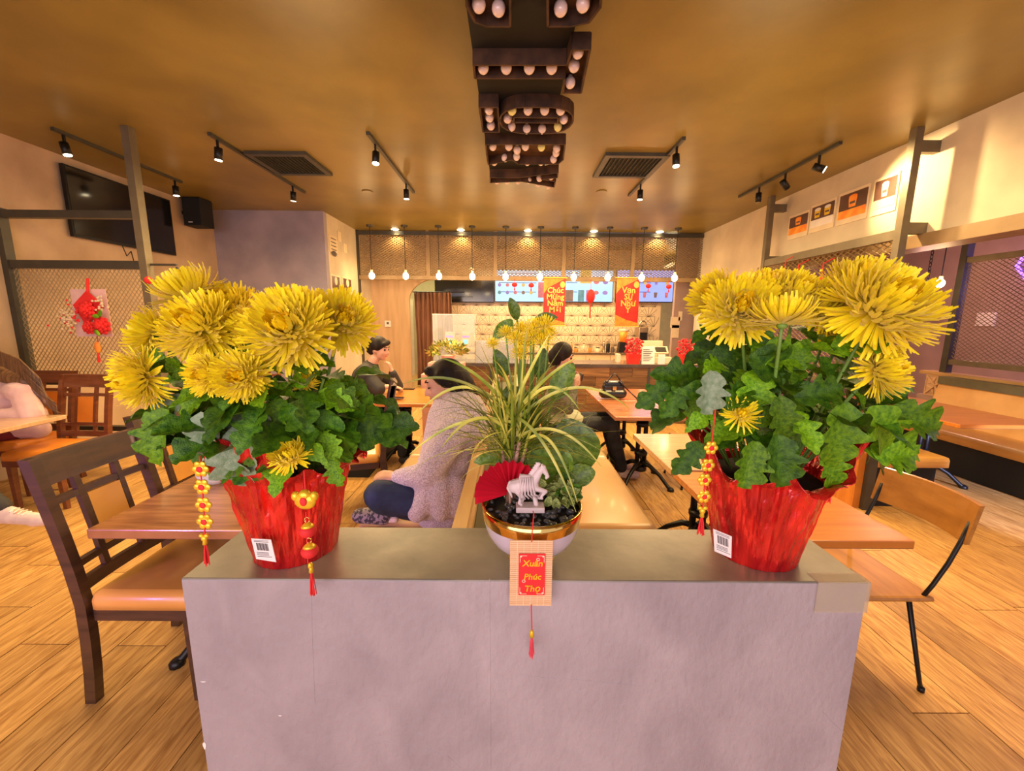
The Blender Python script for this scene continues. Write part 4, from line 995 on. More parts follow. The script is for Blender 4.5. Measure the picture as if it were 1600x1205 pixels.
# lanterns
for k, (u, v, s) in enumerate(((804, 445, 1), (830, 446, 1), (923, 463, 2), (1013, 447, 1), (1045, 448, 1))):
    Y = YB-.1; p = P(u, v, Y=Y)
    t = thing('red_lantern', ['small red lantern left of the left banner, outermost', 'small red lantern touching distance left of the left banner', 'large red lantern with tassel hanging between the two banners', 'small red lantern just right of the right banner', 'small red lantern at the right end of the screens'][k], 'lantern', p, 'red paper lanterns')
    rx, rz = (.055, .045) if s == 1 else (.085, .14)
    mb = MB(); mb.lathe(p, [(rx*math.sin(PI*i/10)*(1), rz*math.cos(PI*i/10)) for i in range(10, -1, -1)], 16, lambda a, i, r, z: (r*(1+.04*math.cos(8*a))+.001, z)); mb.build('lantern_body', M_redp, t, True)
    mb = MB(); mb.tube([p+V((0, 0, rz)), (p.x, Y+.03, zb-.06), (p.x, YB-.041, zb-.03)], .004, 5); mb.build('string', M_redp, t)
    mb = MB(); mb.tube([p-V((0, 0, rz)), p-V((0, 0, rz+.03)), p-V((0, 0, rz+(.07 if s == 1 else .3)))], [.005, .012, .014], 6); mb.build('tassel', M_redp, t)
# curtain in the arch
xa0 = P(650, 500, Y=9.45).x; xa1 = P(706, 500, Y=9.45).x
mb = MB(); n = 60; vs = []
for i in range(n+1):
    x = xa0+(xa1-xa0)*i/n; y = 9.45+.05*math.sin(i*.9)+.02*math.sin(i*2.3)
    for k in range(5): vs.append((x+.02*math.sin(k*1.1+i*.2), y, .02+(P(680, 457, Y=9.45).z-.02)*k/4))
fs = [(i*5+k, i*5+5+k, i*5+6+k, i*5+1+k) for i in range(n) for k in range(4)]
mb.add(vs, fs); t = thing('door_curtain', 'long brown curtain hanging in the arched opening', 'curtain', (xa0, 9.45, 0))
mb.build('cloth', M_curtain, t, True, thick=.01)
mb = MB(); zc_ = P(680, 457, Y=9.45).z; mb.tube([(xa0-.4, 9.45, zc_+.01), (xa1+.3, 9.45, zc_+.01)], .012, 8); mb.build('rod', M_black, t)
# refrigerator/door seen in the back hall
p = P(636, 500, Y=11.2)
t = thing('cold_cabinet', 'pale upright cabinet with shelf lines in the lit back hallway', 'cabinet', (p.x-.1, 11.5, 0))
mb = MB(); mb.box(p.x-.35, p.x+.15, 11.3, 11.9, 0, 2.1); mb.build('body', M_cream, t)
mb = MB(); mb.box(p.x-.33, p.x-.01, 11.28, 11.299, .1, 2.05); d = mb.build('door', M_steelb, t)
mb = MB(); mb.bar((p.x-.03, 11.25, .9), (p.x-.03, 11.25, 1.5), .02); mb.build('handle', M_black, d)
p = P(606, 506, Y=9.19); mb = MB(); mb.rbox(p.x-.07, p.x+.07, 9.17, 9.199, p.z-.07, p.z+.07, .008); t = mb.build('thermostat', M_white, None); tag(t, 'small white thermostat on grained wall left of the arch', 'thermostat')
mb = MB(); mb.box(p.x-.02, p.x+.03, 9.167, 9.1698, p.z-.01, p.z+.04); mb.build('display', M_ink, t)
# back counter
YQ = 9.95; zq = P(900, 551, Y=YQ).z
t = thing('back_counter', 'long pale back counter under the tiled kitchen wall', 'counter', (.5, YQ, 0))
mb = MB(); mb.rbox(-1.2, 3.7, YQ-.02, YK-.02, zq-.04, zq, .005); mb.build('countertop', M_steelb, t)
mb = MB(); mb.box(-1.2, 3.7, YQ+.03, YK-.02, 0, zq-.04); mb.build('carcass', M_cream, t)
for i in range(8): mb = MB(); mb.box(-1.18+i*.61, -1.18+i*.61+.59, YQ, YQ+.029, .1, zq-.06); dd = mb.build('cabinet_door', M_cream, t); mb = MB(); mb.bar((-1.1+i*.61, YQ-.015, zq-.3), (-1.1+i*.61, YQ-.015, zq-.15), .015); mb.build('handle', M_black, dd)
items = [(900, 'jar', .05, .10, M_bottle), (912, 'bottle', .03, .2, M_cream), (922, 'jar', .045, .12, M_bottle), (934, 'jar', .05, .1, M_cream), (943, 'bottle', .03, .26, M_steelb), (950, 'canister', .05, .24, M_black), (957, 'jar', .05, .12, M_ink), (893, 'bottle', .028, .22, M_bottle)]
names = ['amber jar on the back counter beside the slim cream bottle', 'slim cream bottle on the back counter', 'second amber jar on the back counter', 'wide cream jar mid back counter', 'tall steel bottle on the back counter', 'black canister on the back counter', 'dark jar on the back counter left of the orange blender', 'amber bottle at the left of the back counter items']
for (u, nm, r, h, ma), lb in zip(items, names):
    x = P(u, 545, Y=YQ+.2).x; c = (x, YQ+.2, zq+.0005)
    t = thing(nm, lb, nm, c, 'jars and bottles on the back counter')
    mb = MB()
    prof = [(r, 0), (r, h*.7), (r*.45, h*.85), (r*.45, h)] if nm == 'bottle' else [(r*.92, 0), (r, h*.1), (r, h*.85), (r*.8, h*.92)]
    mb.lathe(c, prof, 14); mb.build('body', ma, t, True)
    mb = MB(); rr = prof[-1][0]*1.08; mb.lathe((x, YQ+.2, zq+h), [(rr, 0), (rr, .02)], 14); mb.build('lid', M_steel, t)
x = P(973, 540, Y=YQ+.2).x
t = thing('juice_blender', 'black based blender with orange jug on the back counter', 'blender', (x, YQ+.2, zq))
mb = MB(); mb.hexa([(x-.12, YQ+.1, zq+.001), (x+.12, YQ+.1, zq+.001), (x+.12, YQ+.32, zq+.001), (x-.12, YQ+.32, zq+.001), (x-.09, YQ+.13, zq+.26), (x+.09, YQ+.13, zq+.26), (x+.09, YQ+.29, zq+.26), (x-.09, YQ+.29, zq+.26)]); mb.build('base', M_black, t)
mb = MB(); mb.lathe((x, YQ+.2, zq+.26), [(.08, 0), (.11, .27)], 16); mb.build('jug', M_orange, t, True)
mb = MB(); mb.lathe((x, YQ+.2, zq+.53), [(.115, 0), (.115, .04), (.05, .05)], 16); mb.build('lid', M_cream, t)
x = P(1003, 530, Y=YQ+.3).x
t = thing('coffee_brewer', 'tall grey brewer with arched top near the right end of the back counter', 'coffee machine', (x, YQ+.3, zq))
mb = MB(); mb.rbox(x-.12, x+.12, YQ+.2, YQ+.5, zq+.001, zq+.62, .02); mb.build('body', M_steelb, t)
mb = MB(); mb.box(x-.09, x+.09, YQ+.19, YQ+.199, zq+.3, zq+.5); mb.build('window', M_tvblack, t)
mb = MB(); mb.tube([V((x, YQ+.3, zq+.62))+V((.1*math.cos(a*PI/8), 0, .16*math.sin(a*PI/8))) for a in range(9)], .02, 8); mb.build('arched_pipe', M_steelb, t, True)
# notes on the right back wall, green plant, blocks
for k, (u, v, w_, h_) in enumerate(((1055, 504, .1, .12), (1055, 518, .08, .14), (1063, 494, .04, .10))):
    p = P(u, v, Y=8.99); mb = MB(); mb.box(p.x-w_, p.x+w_, 8.985, 8.9995, p.z-h_, p.z+h_)
    tag(mb.build('wall_note', M_cream), ['upper cream note on the mauve wall right of the screens', 'lower cream note on the mauve wall right of the screens', 'narrow note above the other two on the mauve wall'][k], 'note')

# ---------------------------------------------------------------- low wall in the foreground
HW = 1.06
fl = P(283, 903, Z=HW); fr_ = P(1359, 911, Z=HW); yb0 = P(800, 825, Z=HW).y
wy0 = (fl.y+fr_.y)/2; wx0, wx1 = fl.x, fr_.x
mb = MB(); mb.rbox(wx0, wx1, wy0, yb0, 0, HW-.003, .003); t = mb.build('wall_low_front', M_half); t['kind'] = 'structure'
mb = MB(); mb.rbox(wx0, wx1, wy0, yb0, HW-.003, HW, .003); mb.build('top_slab', M_half_top, t)
# scuffs and chips
for (u, v, du, dv) in ((318, 1065, 10, 2), (320, 1165, 6, 16), (438, 1118, 6, 2)):
    p = P(u, v, Y=wy0); mb = MB(); mb.prism([p+V((du*.0006*math.cos(a)*(1+.3*math.sin(3*a)), 0, dv*.0006*math.sin(a))) for a in [i*PI/5 for i in range(10)]], (0, -.0012, 0)); mb.build('paint_chip', M_white, t)
for (pts) in (((486, 915), (488, 1000), (492, 1100)), ((765, 905), (766, 1000), (767, 1204)), ((590, 1160), (650, 1165), (700, 1182), (720, 1200)), ((1285, 1112), (1300, 1128), (1318, 1145)), ((800, 1055), (900, 1062), (1000, 1072))):
    mb = MB(); mb.tube([P(u, v, Y=wy0)+V((0, .0003, 0)) for u, v in pts], .0009, 5); mb.build('surface_seam', M_half, t)
# tape on the corner
a, b = P(1276, 918, Y=wy0), P(1350, 956, Y=wy0)
mb = MB(); mb.box(a.x, wx1+.002, wy0-.0035, wy0-.0015, b.z, HW+.001); mb.box(a.x, wx1+.002, wy0-.0035, wy0+.03, HW+.0005, HW+.002); mb.box(wx1+.0015, wx1+.003, wy0-.0035, wy0+.05, b.z, HW+.001)
tag(mb.build('corner_tape', M_tape), 'clear tape strip stuck over the top right corner of low wall', 'tape')

# ---------------------------------------------------------------- flower meshes
def petal(mb, c, d, up, L, W, cup=.35, curl=.5):
    """a narrow rounded petal from c in direction d, curling towards up"""
    d = V(d).normalized(); s = d.cross(up)
    if s.length < 1e-4: s = d.orthogonal()
    s.normalize(); n = s.cross(d); vs = []; K = 5
    for i in range(K+1):
        t = i/K; a = curl*t*t*1.4
        p = c+d*(L*t*math.cos(a*.6))+n*(L*t*math.sin(a*.6)); w = W*(.45+.75*t)*math.sqrt(max(0, 1-(t**5)*.85))*.5
        e = n*(w*cup)
        vs += [p-s*w+e, p, p+s*w+e]
    mb.add(vs, [(i*3+k, i*3+k+1, i*3+4+k, i*3+3+k) for i in range(K) for k in range(2)])
def bloom(seed, full=1.0, n=190):
    """chrysanthemum head, radius ~1, facing +z"""
    r_ = random.Random(seed); mb = MB()
    for i in range(n):
        f = (i+.5)/n; th = math.acos(max(-.95, 1-f*1.22*full))    # polar angle from +z
        ph = i*2.39996+r_.uniform(-.12, .12)
        d = V((math.sin(th)*math.cos(ph), math.sin(th)*math.sin(ph), math.cos(th)))
        L = .42+.50*min(1, f*1.7)+r_.uniform(-.07, .09)
        base = V((0, 0, -.12))+d*.08; up = V((0, 0, 1)) if th > .35 else V((math.cos(ph+1), math.sin(ph+1), 1))
        mb.k = 1 if f < .16 else 0
        dd = (d+V((0, 0, -.15))+V((r_.uniform(-.1, .1), r_.uniform(-.1, .1), r_.uniform(-.1, .1)))).normalized()
        petal(mb, base, dd, up, L, .105, .5, r_.uniform(.25, .7) if f < .8 else r_.uniform(-.3, .3))
    mb.k = 2; mb.ell((0, 0, -.16), (.13, .13, .09), 10, 6)
    return mb
blooms = []
for s, fu, n in ((1, 1.05, 380), (2, 1.0, 340), (3, 1.15, 430), (4, .72, 210), (5, .8, 95)):
    o = bloom(s, fu, n).build('bloom', [M_petal, M_petalc, M_stem], None, True); blooms.append(o.data); bpy.data.objects.remove(o)
def leafmesh(name, lobes, L=1., W=.34, seed=0, bend=.3, fold=.16):
    r_ = random.Random(seed); mb = MB(); K = 22; vs = []; cols = (-1, -.5, 0, .5, 1)
    for i in range(K+1):
        t = i/K
        env = W*(math.sin(PI*min(1, (t*.97+.03))**.85)**.7) if t < 1 else 0
        if lobes: k = abs(math.sin(lobes*PI*t+.2)); env *= (.50+.55*k**.8); env += .012*math.sin(t*70)
        env = max(env, .012)
        for c in cols:
            ph = 0 if not lobes else .10*abs(c)*math.cos(lobes*PI*t)
            vs.append((c*env, t*L-ph*.3+abs(c)*env*.25, fold*abs(c)*env*2-bend*t*t+.02*math.sin(9*t+c*3)))
    fs = [(i*5+k, i*5+k+1, i*5+6+k, i*5+5+k) for i in range(K) for k in range(4)]
    mb.add(vs, fs); o = mb.build(name, M_leaf, None, True); me = o.data; bpy.data.objects.remove(o); return me
LM = [leafmesh('leaf', 3.3, seed=1), leafmesh('leaf', 2.6, W=.40, seed=2, bend=.5), leafmesh('leaf', 3.6, W=.36, seed=3, bend=.15, fold=.3), leafmesh('leaf', 2.3, W=.3, seed=4, bend=.6)]
def with_mat(me, ma): m2 = me.copy(); m2.materials.clear(); m2.materials.append(ma); return m2
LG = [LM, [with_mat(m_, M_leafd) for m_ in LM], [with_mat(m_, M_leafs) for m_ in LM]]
def add_leaf(root, me, loc, yd, zd, s):
    o = bpy.data.objects.new('leaf', me); C.objects.link(o); o.parent = root; ORG[o.name] = ORG[root.name]; orient(o, loc, yd, zd, s); return o

def foil_pot(t, c, r0, r1, h, seed, lo=0.):
    """wrapped pot: sharply pleated, crinkled foil that flares to a ragged rim"""
    mb = MB(); n = 168
    def tri(x): return abs((x/PI) % 2-1)*2-1
    def fn(a, i, r, z):
        f = z/h; ca, sa = math.cos(a)*4, math.sin(a)*4
        w1 = noise.noise(V((ca, sa, z*5+seed)))
        pl = .030*tri(a*17+seed+5*w1)+.018*tri(a*29+8*w1+z*10)+.045*noise.noise(V((ca*2.2, sa*2.2, z*16+seed)))+.035*noise.noise(V((ca*5, sa*5, z*40+seed)))
        rim = max(0, f-.74)/.26
        zz = z+rim*rim*(.040*math.sin(a*2+seed*1.7)+.022*math.sin(a*5+seed)+.014*math.sin(a*13))
        rr = r*(1+pl*(.35+.75*f)+rim*.08*math.sin(a*3+seed*2.1)+rim*.06*math.sin(a*7+seed))
        return rr, zz
    prof = []
    for i in range(37):
        f = i/36; prof.append((r0+(r1-r0)*(f**1.05)+.025*max(0, f-.8)/.2, h*f))
    mb.lathe(c, prof, n, fn, cap=False)
    mb.lathe(c, [(.001, .002), (r0*.97, .002)], 24, cap=False)
    mb.build('foil_wrap', M_red, t, False, thick=.0015)
    mb = MB(); mb.lathe(c, [(r0*.9, .004), (r0+(r1-r0)*.6, h*.74), (.001, h*.76)], 24, cap=False); mb.build('soil', M_soil, t, True)

def barcode(t, quadpx, Y, nrm=(0, -1, 0)):
    """paper price label lying on the pot face, given its four corners in space"""
    a, b, c, d = quadpx; mb = MB(); nn = V(nrm)*.0015
    mb.prism([a, b, c, d], nn); s = mb.build('price_label', M_white, t)
    mb = MB()
    ex, ez = (b-a), (a-d)
    for i in range(12):
        f0 = .2+i*.05; w_ = .02 if i % 3 else .035; o_ = d+nn*1.2
        mb.prism([o_+ex*f0+ez*.45, o_+ex*(f0+w_)+ez*.45, o_+ex*(f0+w_)+ez*.8, o_+ex*f0+ez*.8], nn*.3)
    mb.build('barcode', M_ink, s)
    mb = MB()
    for f in (.92, .86, .34, .28, .22, .14): o_ = d+nn*1.2; mb.prism([o_+ex*.12+ez*f, o_+ex*(.6+.25*((f*100) % 3)/2)+ez*f, o_+ex*(.6+.25*((f*100) % 3)/2)+ez*(f+.018), o_+ex*.12+ez*(f+.018)], nn*.3)
    mb.build('print_lines', M_ink, s)

def mum(label, cx, cy, seed, flowers, leafpx, nsilver, region, extra=None):
    rr_ = random.Random(seed); c = V((cx, cy, HW+.0005))
    t = thing('potted_chrysanthemum', label, 'plant', c, 'yellow chrysanthemums in red foil')
    foil_pot(t, c, .088, .135, .255, seed)
    crown = c+V((0, 0, .20))
    for (u, v, Y, rad, kind, tilt) in flowers:
        p = P(u, v, Y=Y); o = bpy.data.objects.new('bloom', blooms[kind]); C.objects.link(o); o.parent = t; ORG[o.name] = ORG[t.name]
        R_ = rad/FPX*p.y*1.03
        out = V((tilt[0], tilt[1], tilt[2])).normalized()
        orient(o, p, V((rr_.uniform(-1, 1), rr_.uniform(-1, 1), rr_.uniform(-1, 1))).cross(out), out, R_)
        # stem from the crown
        base = crown+V(((p.x-cx)*.3, (p.y-cy)*.3, 0)); e = p-out*R_*.16
        mid = base.lerp(e, .55)+V((0, 0, .03)); mb = MB()
        pts = [base*(1-k)**2+mid*(2*k*(1-k))+e*k*k for k in (0, .2, .4, .6, .8, 1)]
        mb.tube(pts, [.0035]*5+[.003], 6); mb.build('stem', M_stem, t, True)
        for k in (.35, .6, .8):          # leaves on the stem
            q = base*(1-k)**2+mid*(2*k*(1-k))+e*k*k; a = rr_.uniform(0, 2*PI)
            d = V((math.cos(a), math.sin(a)-.3, rr_.uniform(-.5, .3)))
            add_leaf(t, LG[rr_.choice([0, 0, 1])][rr_.randrange(4)], q, d, (0, -.5, 1), rr_.uniform(.05, .085))
    u0, u1, v0, v1 = region
    for i in range(leafpx):
        u, v = rr_.uniform(u0, u1), rr_.uniform(v0, v1)
        f = (u-(u0+u1)/2)/((u1-u0)/2); g = (v-v0)/(v1-v0)
        if abs(f) > .55+.45*math.sin(PI*min(1, g*.8+.15)): continue
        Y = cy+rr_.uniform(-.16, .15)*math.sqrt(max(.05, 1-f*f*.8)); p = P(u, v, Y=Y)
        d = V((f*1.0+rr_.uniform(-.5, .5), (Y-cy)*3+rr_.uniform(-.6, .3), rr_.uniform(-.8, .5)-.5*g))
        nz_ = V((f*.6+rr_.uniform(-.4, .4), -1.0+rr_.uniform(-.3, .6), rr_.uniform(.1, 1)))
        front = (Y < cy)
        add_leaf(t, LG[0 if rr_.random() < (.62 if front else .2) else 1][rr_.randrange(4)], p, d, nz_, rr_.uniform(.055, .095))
    for (u, v, Y, dx, dz, s, mt) in nsilver:
        p = P(u, v, Y=Y); add_leaf(t, LG[mt][rr_.randrange(3)], p, (dx, -.15, dz), (-.1, -1, .35), s)
    # inner branches, to keep the heart of the plant dark and full
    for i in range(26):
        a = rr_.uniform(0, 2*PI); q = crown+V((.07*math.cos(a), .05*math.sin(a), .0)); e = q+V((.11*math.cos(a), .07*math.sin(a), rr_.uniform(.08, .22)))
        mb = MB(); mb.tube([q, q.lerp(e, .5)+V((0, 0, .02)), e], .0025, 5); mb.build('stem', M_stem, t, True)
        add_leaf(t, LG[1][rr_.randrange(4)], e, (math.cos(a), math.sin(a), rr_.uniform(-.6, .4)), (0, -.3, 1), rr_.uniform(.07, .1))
    return t
Lf = [ (293, 458, .90, 52, 3, (-.35, -.3, 1)), (350, 478, .93, 50, 0, (.1, -.5, 1)), (234, 520, .88, 42, 1, (-1, -.4, .5)),
       (305, 508, .80, 58, 2, (-.15, -1, .7)), (446, 512, .74, 68, 2, (-.05, -1, .55)), (462, 482, .84, 52, 0, (.1, -.3, 1)), (536, 500, .86, 52, 1, (.6, -.9, .6)),
       (214, 592, .76, 50, 1, (-.55, -1, -.05)), (322, 585, .70, 36, 1, (-.2, -1, .1)), (374, 588, .69, 42, 0, (.15, -1, .2)), (372, 512, .84, 36, 1, (-.7, -.6, .5)),
       (478, 600, .80, 22, 4, (.1, -.6, .7)), (452, 713, .72, 35, 3, (0, -.6, .8))]
Ls = [(322, 645, .74, -.1, -1, .115, 2), (368, 628, .76, -.3, -1, .09, 2), (398, 640, .76, .3, -1, .085, 2), (345, 690, .73, .25, -1, .10, 2), (285, 618, .80, -.5, -.8, .085, 2),
      (372, 665, .74, .2, -1, .10, 2), (262, 640, .78, -.3, -1, .12, 0), (262, 566, .86, -.8, .1, .08, 0), (430, 690, .76, -.5, -.8, .09, 1),
      (410, 700, .74, -.7, -.3, .10, 0), (505, 640, .78, .2, -1, .12, 1), (545, 640, .84, .7, -.5, .12, 1), (572, 655, .86, 1, -.1, .11, 1), (520, 715, .76, .2, -.8, .06, 0), (470, 650, .76, -.6, -.6, .12, 1), (340, 715, .76, .9, -.35, .09, 1)]
mL = mum('left potted chrysanthemum with yellow blooms in red foil on the low wall', P(463, 860, Y=.88).x, .885, 3, Lf, 120, Ls, (262, 552, 590, 690))
Rf = [(1115, 462, .90, 42, 1, (-.9, -.4, .5)), (1158, 482, .80, 56, 0, (-.3, -1, .6)), (1205, 450, .90, 46, 2, (0, -.4, 1)), (1248, 458, .86, 46, 1, (.1, -.7, .9)), (1285, 475, .84, 44, 0, (.1, -.8, .7)),
      (1222, 500, .72, 56, 3, (0, .1, 1)), (1352, 440, .88, 58, 2, (-.1, -.4, 1)), (1386, 474, .74, 80, 2, (.15, -.9, .8)), (1300, 508, .90, 32, 1, (0, -.8, .6)),
      (1380, 575, .76, 50, 1, (.55, -.9, .35)), (1157, 648, .74, 32, 4, (-.1, -.8, .6))]
Rs = [(1113, 580, .76, -.1, -1, .085, 2), (1072, 600, .84, -.6, -.9, .085, 1), (1048, 600, .86, -.9, -.6, .085, 1), (1095, 692, .72, -.5, -.6, .075, 1), (1318, 630, .72, 0, -1, .125, 0), (1355, 640, .74, .8, -.8, .12, 0),
      (1390, 640, .76, 1, -.35, .11, 0), (1375, 600, .80, .5, -.8, .11, 1), (1180, 690, .70, -.2, -1, .09, 0), (1212, 680, .70, .2, -1, .10, 1), (1215, 620, .70, .3, -1, .09, 0), (1340, 690, .80, 1, -.15, .13, 0), (1360, 700, .78, 1, -.25, .11, 0),
      (1290, 700, .74, .3, -.8, .09, 0), (1170, 560, .76, 1, -.3, .11, 1), (1255, 560, .78, -.9, .1, .10, 0), (1300, 545, .80, .8, .3, .11, 0), (1240, 620, .74, .9, .2, .09, 1)]
mR = mum('right potted chrysanthemum with yellow blooms in red foil on the low wall', P(1178, 866, Y=.88).x, .885, 5, Rf, 130, Rs, (1090, 1385, 530, 690))
# price labels: laid on the foil, clear of its folds
for (t, q, y) in ((mL, ((393, 841), (424, 843), (432, 878), (401, 873)), .765), (mR, ((1114, 826), (1143, 838), (1142, 872), (1116, 861)), .78)):
    q = [P(u, v, Y=y) for u, v in q]; barcode(t, [q[0], q[1], q[2], q[3]], y)

# ---------------------------------------------------------------- hanging strings of charms
def flower_charm(t, p, r, nrm=(0, -1, 0)):
    n = V(nrm); s = n.cross(V((0, 0, 1))).normalized(); mb = MB()
    for k in range(6):
        a = k*PI/3; c = p+(s*math.cos(a)+V((0, 0, 1))*math.sin(a))*r*.62; mb.ell(c, (r*.38, r*.16, r*.38), 10, 6)
    mb.ell(p, (r*.55, r*.2, r*.55), 12, 6); o = mb.build('flower_charm', M_gold, t, True)
    mb = MB(); mb.ell(p+n*r*.2, (r*.36, r*.08, r*.36), 12, 6); c = mb.build('red_disc', M_redp, o, True)
    return o
def glyph(t, p, r):      # tiny gold strokes on a disc
    pass
def tassel(t, p, L, r, cap=True, ma=M_redp):
    mb = MB(); rr_ = random.Random(int(L*1e4)+int(abs(p.x)*1e3))
    for i in range(22):
        a = rr_.uniform(0, 2*PI); q = rr_.uniform(.3, 1)*r
        mb.tube([p, p+V((q*.7*math.cos(a), q*.7*math.sin(a), -L*.4)), p+V((q*math.cos(a)+rr_.uniform(-1, 1)*r*.3, q*math.sin(a), -L*rr_.uniform(.82, 1)))], r*.13, 4, False)
    o = mb.build('tassel', ma, t); o['kind'] = 'stuff'
    if cap: mb = MB(); mb.lathe(p, [(r*.7, -.006), (r*.55, .004), (r*.25, .009)], 10); mb.build('tassel_cap', M_gold, t, True)
def charm_string(pts, r, Y, top, tas, label, rs=None):
    p0 = P(*top, Y=Y); t = thing('flower_charm_string', label, 'ornament', p0, 'hanging strings of gold flower charms')
    ps = [P(u, v, Y=Y) for u, v in pts]
    mb = MB(); mb.tube([p0]+ps+[P(tas[0], tas[1], Y=Y)], .0012, 5); mb.build('cord', M_redp, t)
    for p in ps: flower_charm(t, p, r)
    q = P(tas[0], tas[1], Y=Y); mb = MB(); mb.ell(q+V((0, 0, .006)), (.006, .005, .006), 8, 6); mb.ell(q+V((-.005, 0, .012)), (.005, .004, .004), 8, 6); mb.ell(q+V((.005, 0, .012)), (.005, .004, .004), 8, 6); mb.build('knot', M_gold, t, True)
    tassel(t, q, (tas[2]-tas[1])/FPX*Y, .006, True)
charm_string([(313, 733), (316, 761), (318, 789), (320, 815)], .0165, .72, (312, 712), (320, 846, 892), 'string of gold flower charms left of the left flower pot')
charm_string([(1111, 700), (1106, 727), (1101, 750), (1100, 776)], .0135, .71, (1118, 640), (1097, 803, 842), 'string of gold flower charms left of the right flower pot')
Y = .735
p = P(477, 783, Y=Y); t = thing('ingot_charm_string', 'string with gold ingot and two red balls on the left pot', 'ornament', P(475, 735, Y=Y))
mb = MB(); mb.tube([P(475, 735, Y=Y), P(477, 765, Y=Y)], .0015, 5); mb.tube([P(478, 800, Y=Y), P(481, 880, Y=Y)], .0012, 5); mb.build('cord', M_redp, t)
mb = MB(); mb.ell(p, (.021, .008, .017), 16, 10); mb.ell(p+V((0, 0, .012)), (.012, .009, .012), 12, 8); mb.ell(p+V((-.018, 0, .010)), (.008, .007, .010), 10, 8); mb.ell(p+V((.018, 0, .010)), (.008, .007, .010), 10, 8); o = mb.build('gold_ingot', M_gold, t, True)
mb = MB(); mb.ell(p+V((0, -.008, .002)), (.007, .003, .009), 12, 8); mb.build('red_oval', M_redp, o, True)
for (u, v) in ((481, 829), (484, 861)):
    p = P(u, v, Y=Y); mb = MB(); mb.ell(p, (.0165, .0165, .0135), 14, 10); b_ = mb.build('red_ball', M_redp, t, True)
    mb = MB(); mb.lathe(p, [(.013, .008), (.009, .0125), (.004, .017)], 14); mb.build('gold_cap', M_gold, b_, True)
    mb = MB(); mb.tube([p+V((.005*math.cos(a*PI/4), 0, .022+.006*math.sin(a*PI/4))) for a in range(9)], .001, 5); mb.build('ring', M_goldm, b_, True)
mb = MB(); p = P(485, 884, Y=Y); mb.ell(p, (.005, .005, .007), 8, 6); mb.build('bead', M_gold, t, True)
tassel(t, P(486, 890, Y=Y), .058, .0065)
p = P(1299, 752, Y=.80); t = thing('red_tassel', 'small red tassel hanging off the right edge of right pot', 'ornament', p)
mb = MB(); mb.tube([P(1302, 735, Y=.82), p], .0015, 5); mb.build('cord', M_redp, t); tassel(t, p, .05, .006, False)

# ---------------------------------------------------------------- bowl arrangement
bxc, byc = P(830, 850, Y=.86).x, .86
c = V((bxc, byc, HW+.0005)); zr = P(830, 785, Y=.86).z
hb = zr-c.z; RB = .112
t = thing('planter_bowl', 'lilac white footed bowl with polished gold rim in the middle of low wall', 'planter', c)
bowl = t
mb = MB(); mb.lathe(c, [(.055, 0), (.052, .006), (.040, .012), (.042, .022)], 36, cap=True); mb.build('foot', M_goldm, t, True)
prof = [(.001, .018), (.045, .018), (.072, hb*.22), (.092, hb*.38), (.104, hb*.56), (.109, hb*.74)]
mb = MB(); mb.lathe(c, prof, 48, cap=False); mb.build('bowl_body', M_ceramic, t, True)
mb = MB(); mb.lathe(c, [(.1092, hb*.74), (.1118, hb*.86), (.1130, hb), (.1085, hb), (.106, hb*.7), (.10, hb*.6)], 48, cap=False); mb.build('gold_band', M_goldm, t, True)
mb = MB(); mb.lathe(c, [(.001, hb*.86), (.107, hb*.84)], 36, cap=False); mb.build('soil', M_soil, t)
pb0 = None; rp = random.Random(4)
for i in range(150):
    a = rp.uniform(0, 2*PI); q = .103*math.sqrt(rp.random()); x, y = c.x+q*math.cos(a), c.y+q*math.sin(a)
    if pb0 is None: mb = MB(); mb.ell((0, 0, 0), (.0075, .0055, .0042), 8, 5); pb0 = mb.build('pebble', M_pebble, None, True); o = pb0; o.parent = t
    else: o = pb0.copy(); C.objects.link(o)
    o.location = V((x, y, c.z+hb*.86+rp.uniform(.002, .009)))-c; o.rotation_euler = (rp.uniform(-.5, .5), rp.uniform(-.5, .5), rp.uniform(0, 3)); s = rp.uniform(.7, 1.4); o.scale = (s, s, s)
ztop = c.z+hb*.86+.008
# horse
Yh = .832
def Hq(x, y, dy=0): return P(700+x/6.023, 680+y/6.023, Y=Yh+dy)
def hr(r): return r/6.023/FPX*Yh*1.03
t = thing('horse_figurine', 'white carved prancing horse figurine on square base among black pebbles', 'figurine', Hq(770, 700))
mb = MB(); b0 = Hq(640, 655); b1 = Hq(905, 703); mb.rbox(b0.x, b1.x, Yh-.016, Yh+.016, b1.z, b0.z, .002); mb.build('base', M_stone, t)
mb = MB()
mb.cap(Hq(630, 480), Hq(790, 465), hr(70), hr(66)); mb.cap(Hq(680, 470), Hq(720, 470), hr(74), hr(72))
mb.cap(Hq(795, 440), Hq(860, 340), hr(58), hr(36)); mb.cap(Hq(860, 340), Hq(895, 305), hr(36), hr(30)); mb.cap(Hq(893, 312), Hq(940, 390), hr(32), hr(17)); mb.cap(Hq(930, 380), Hq(925, 405), hr(17), hr(15))
for dy in (-.004, .004): mb.cap(Hq(880, 290, dy), Hq(885, 268, dy), hr(10), hr(5))
for dy, k in ((-.007, 0), (.007, 20)):
    mb.cap(Hq(820-k, 500, dy), Hq(920-k, 530, dy), hr(30), hr(20)); mb.cap(Hq(920-k, 530, dy), Hq(870-k, 585, dy), hr(19), hr(14)); mb.cap(Hq(870-k, 585, dy), Hq(885-k, 597, dy), hr(16), hr(14))
    mb.cap(Hq(640+k, 500, dy), Hq(690+k, 580, dy), hr(42), hr(24)); mb.cap(Hq(690+k, 580, dy), Hq(670+k, 640, dy), hr(22), hr(16)); mb.cap(Hq(670+k, 640, dy), Hq(690+k, 655, dy), hr(18), hr(16))
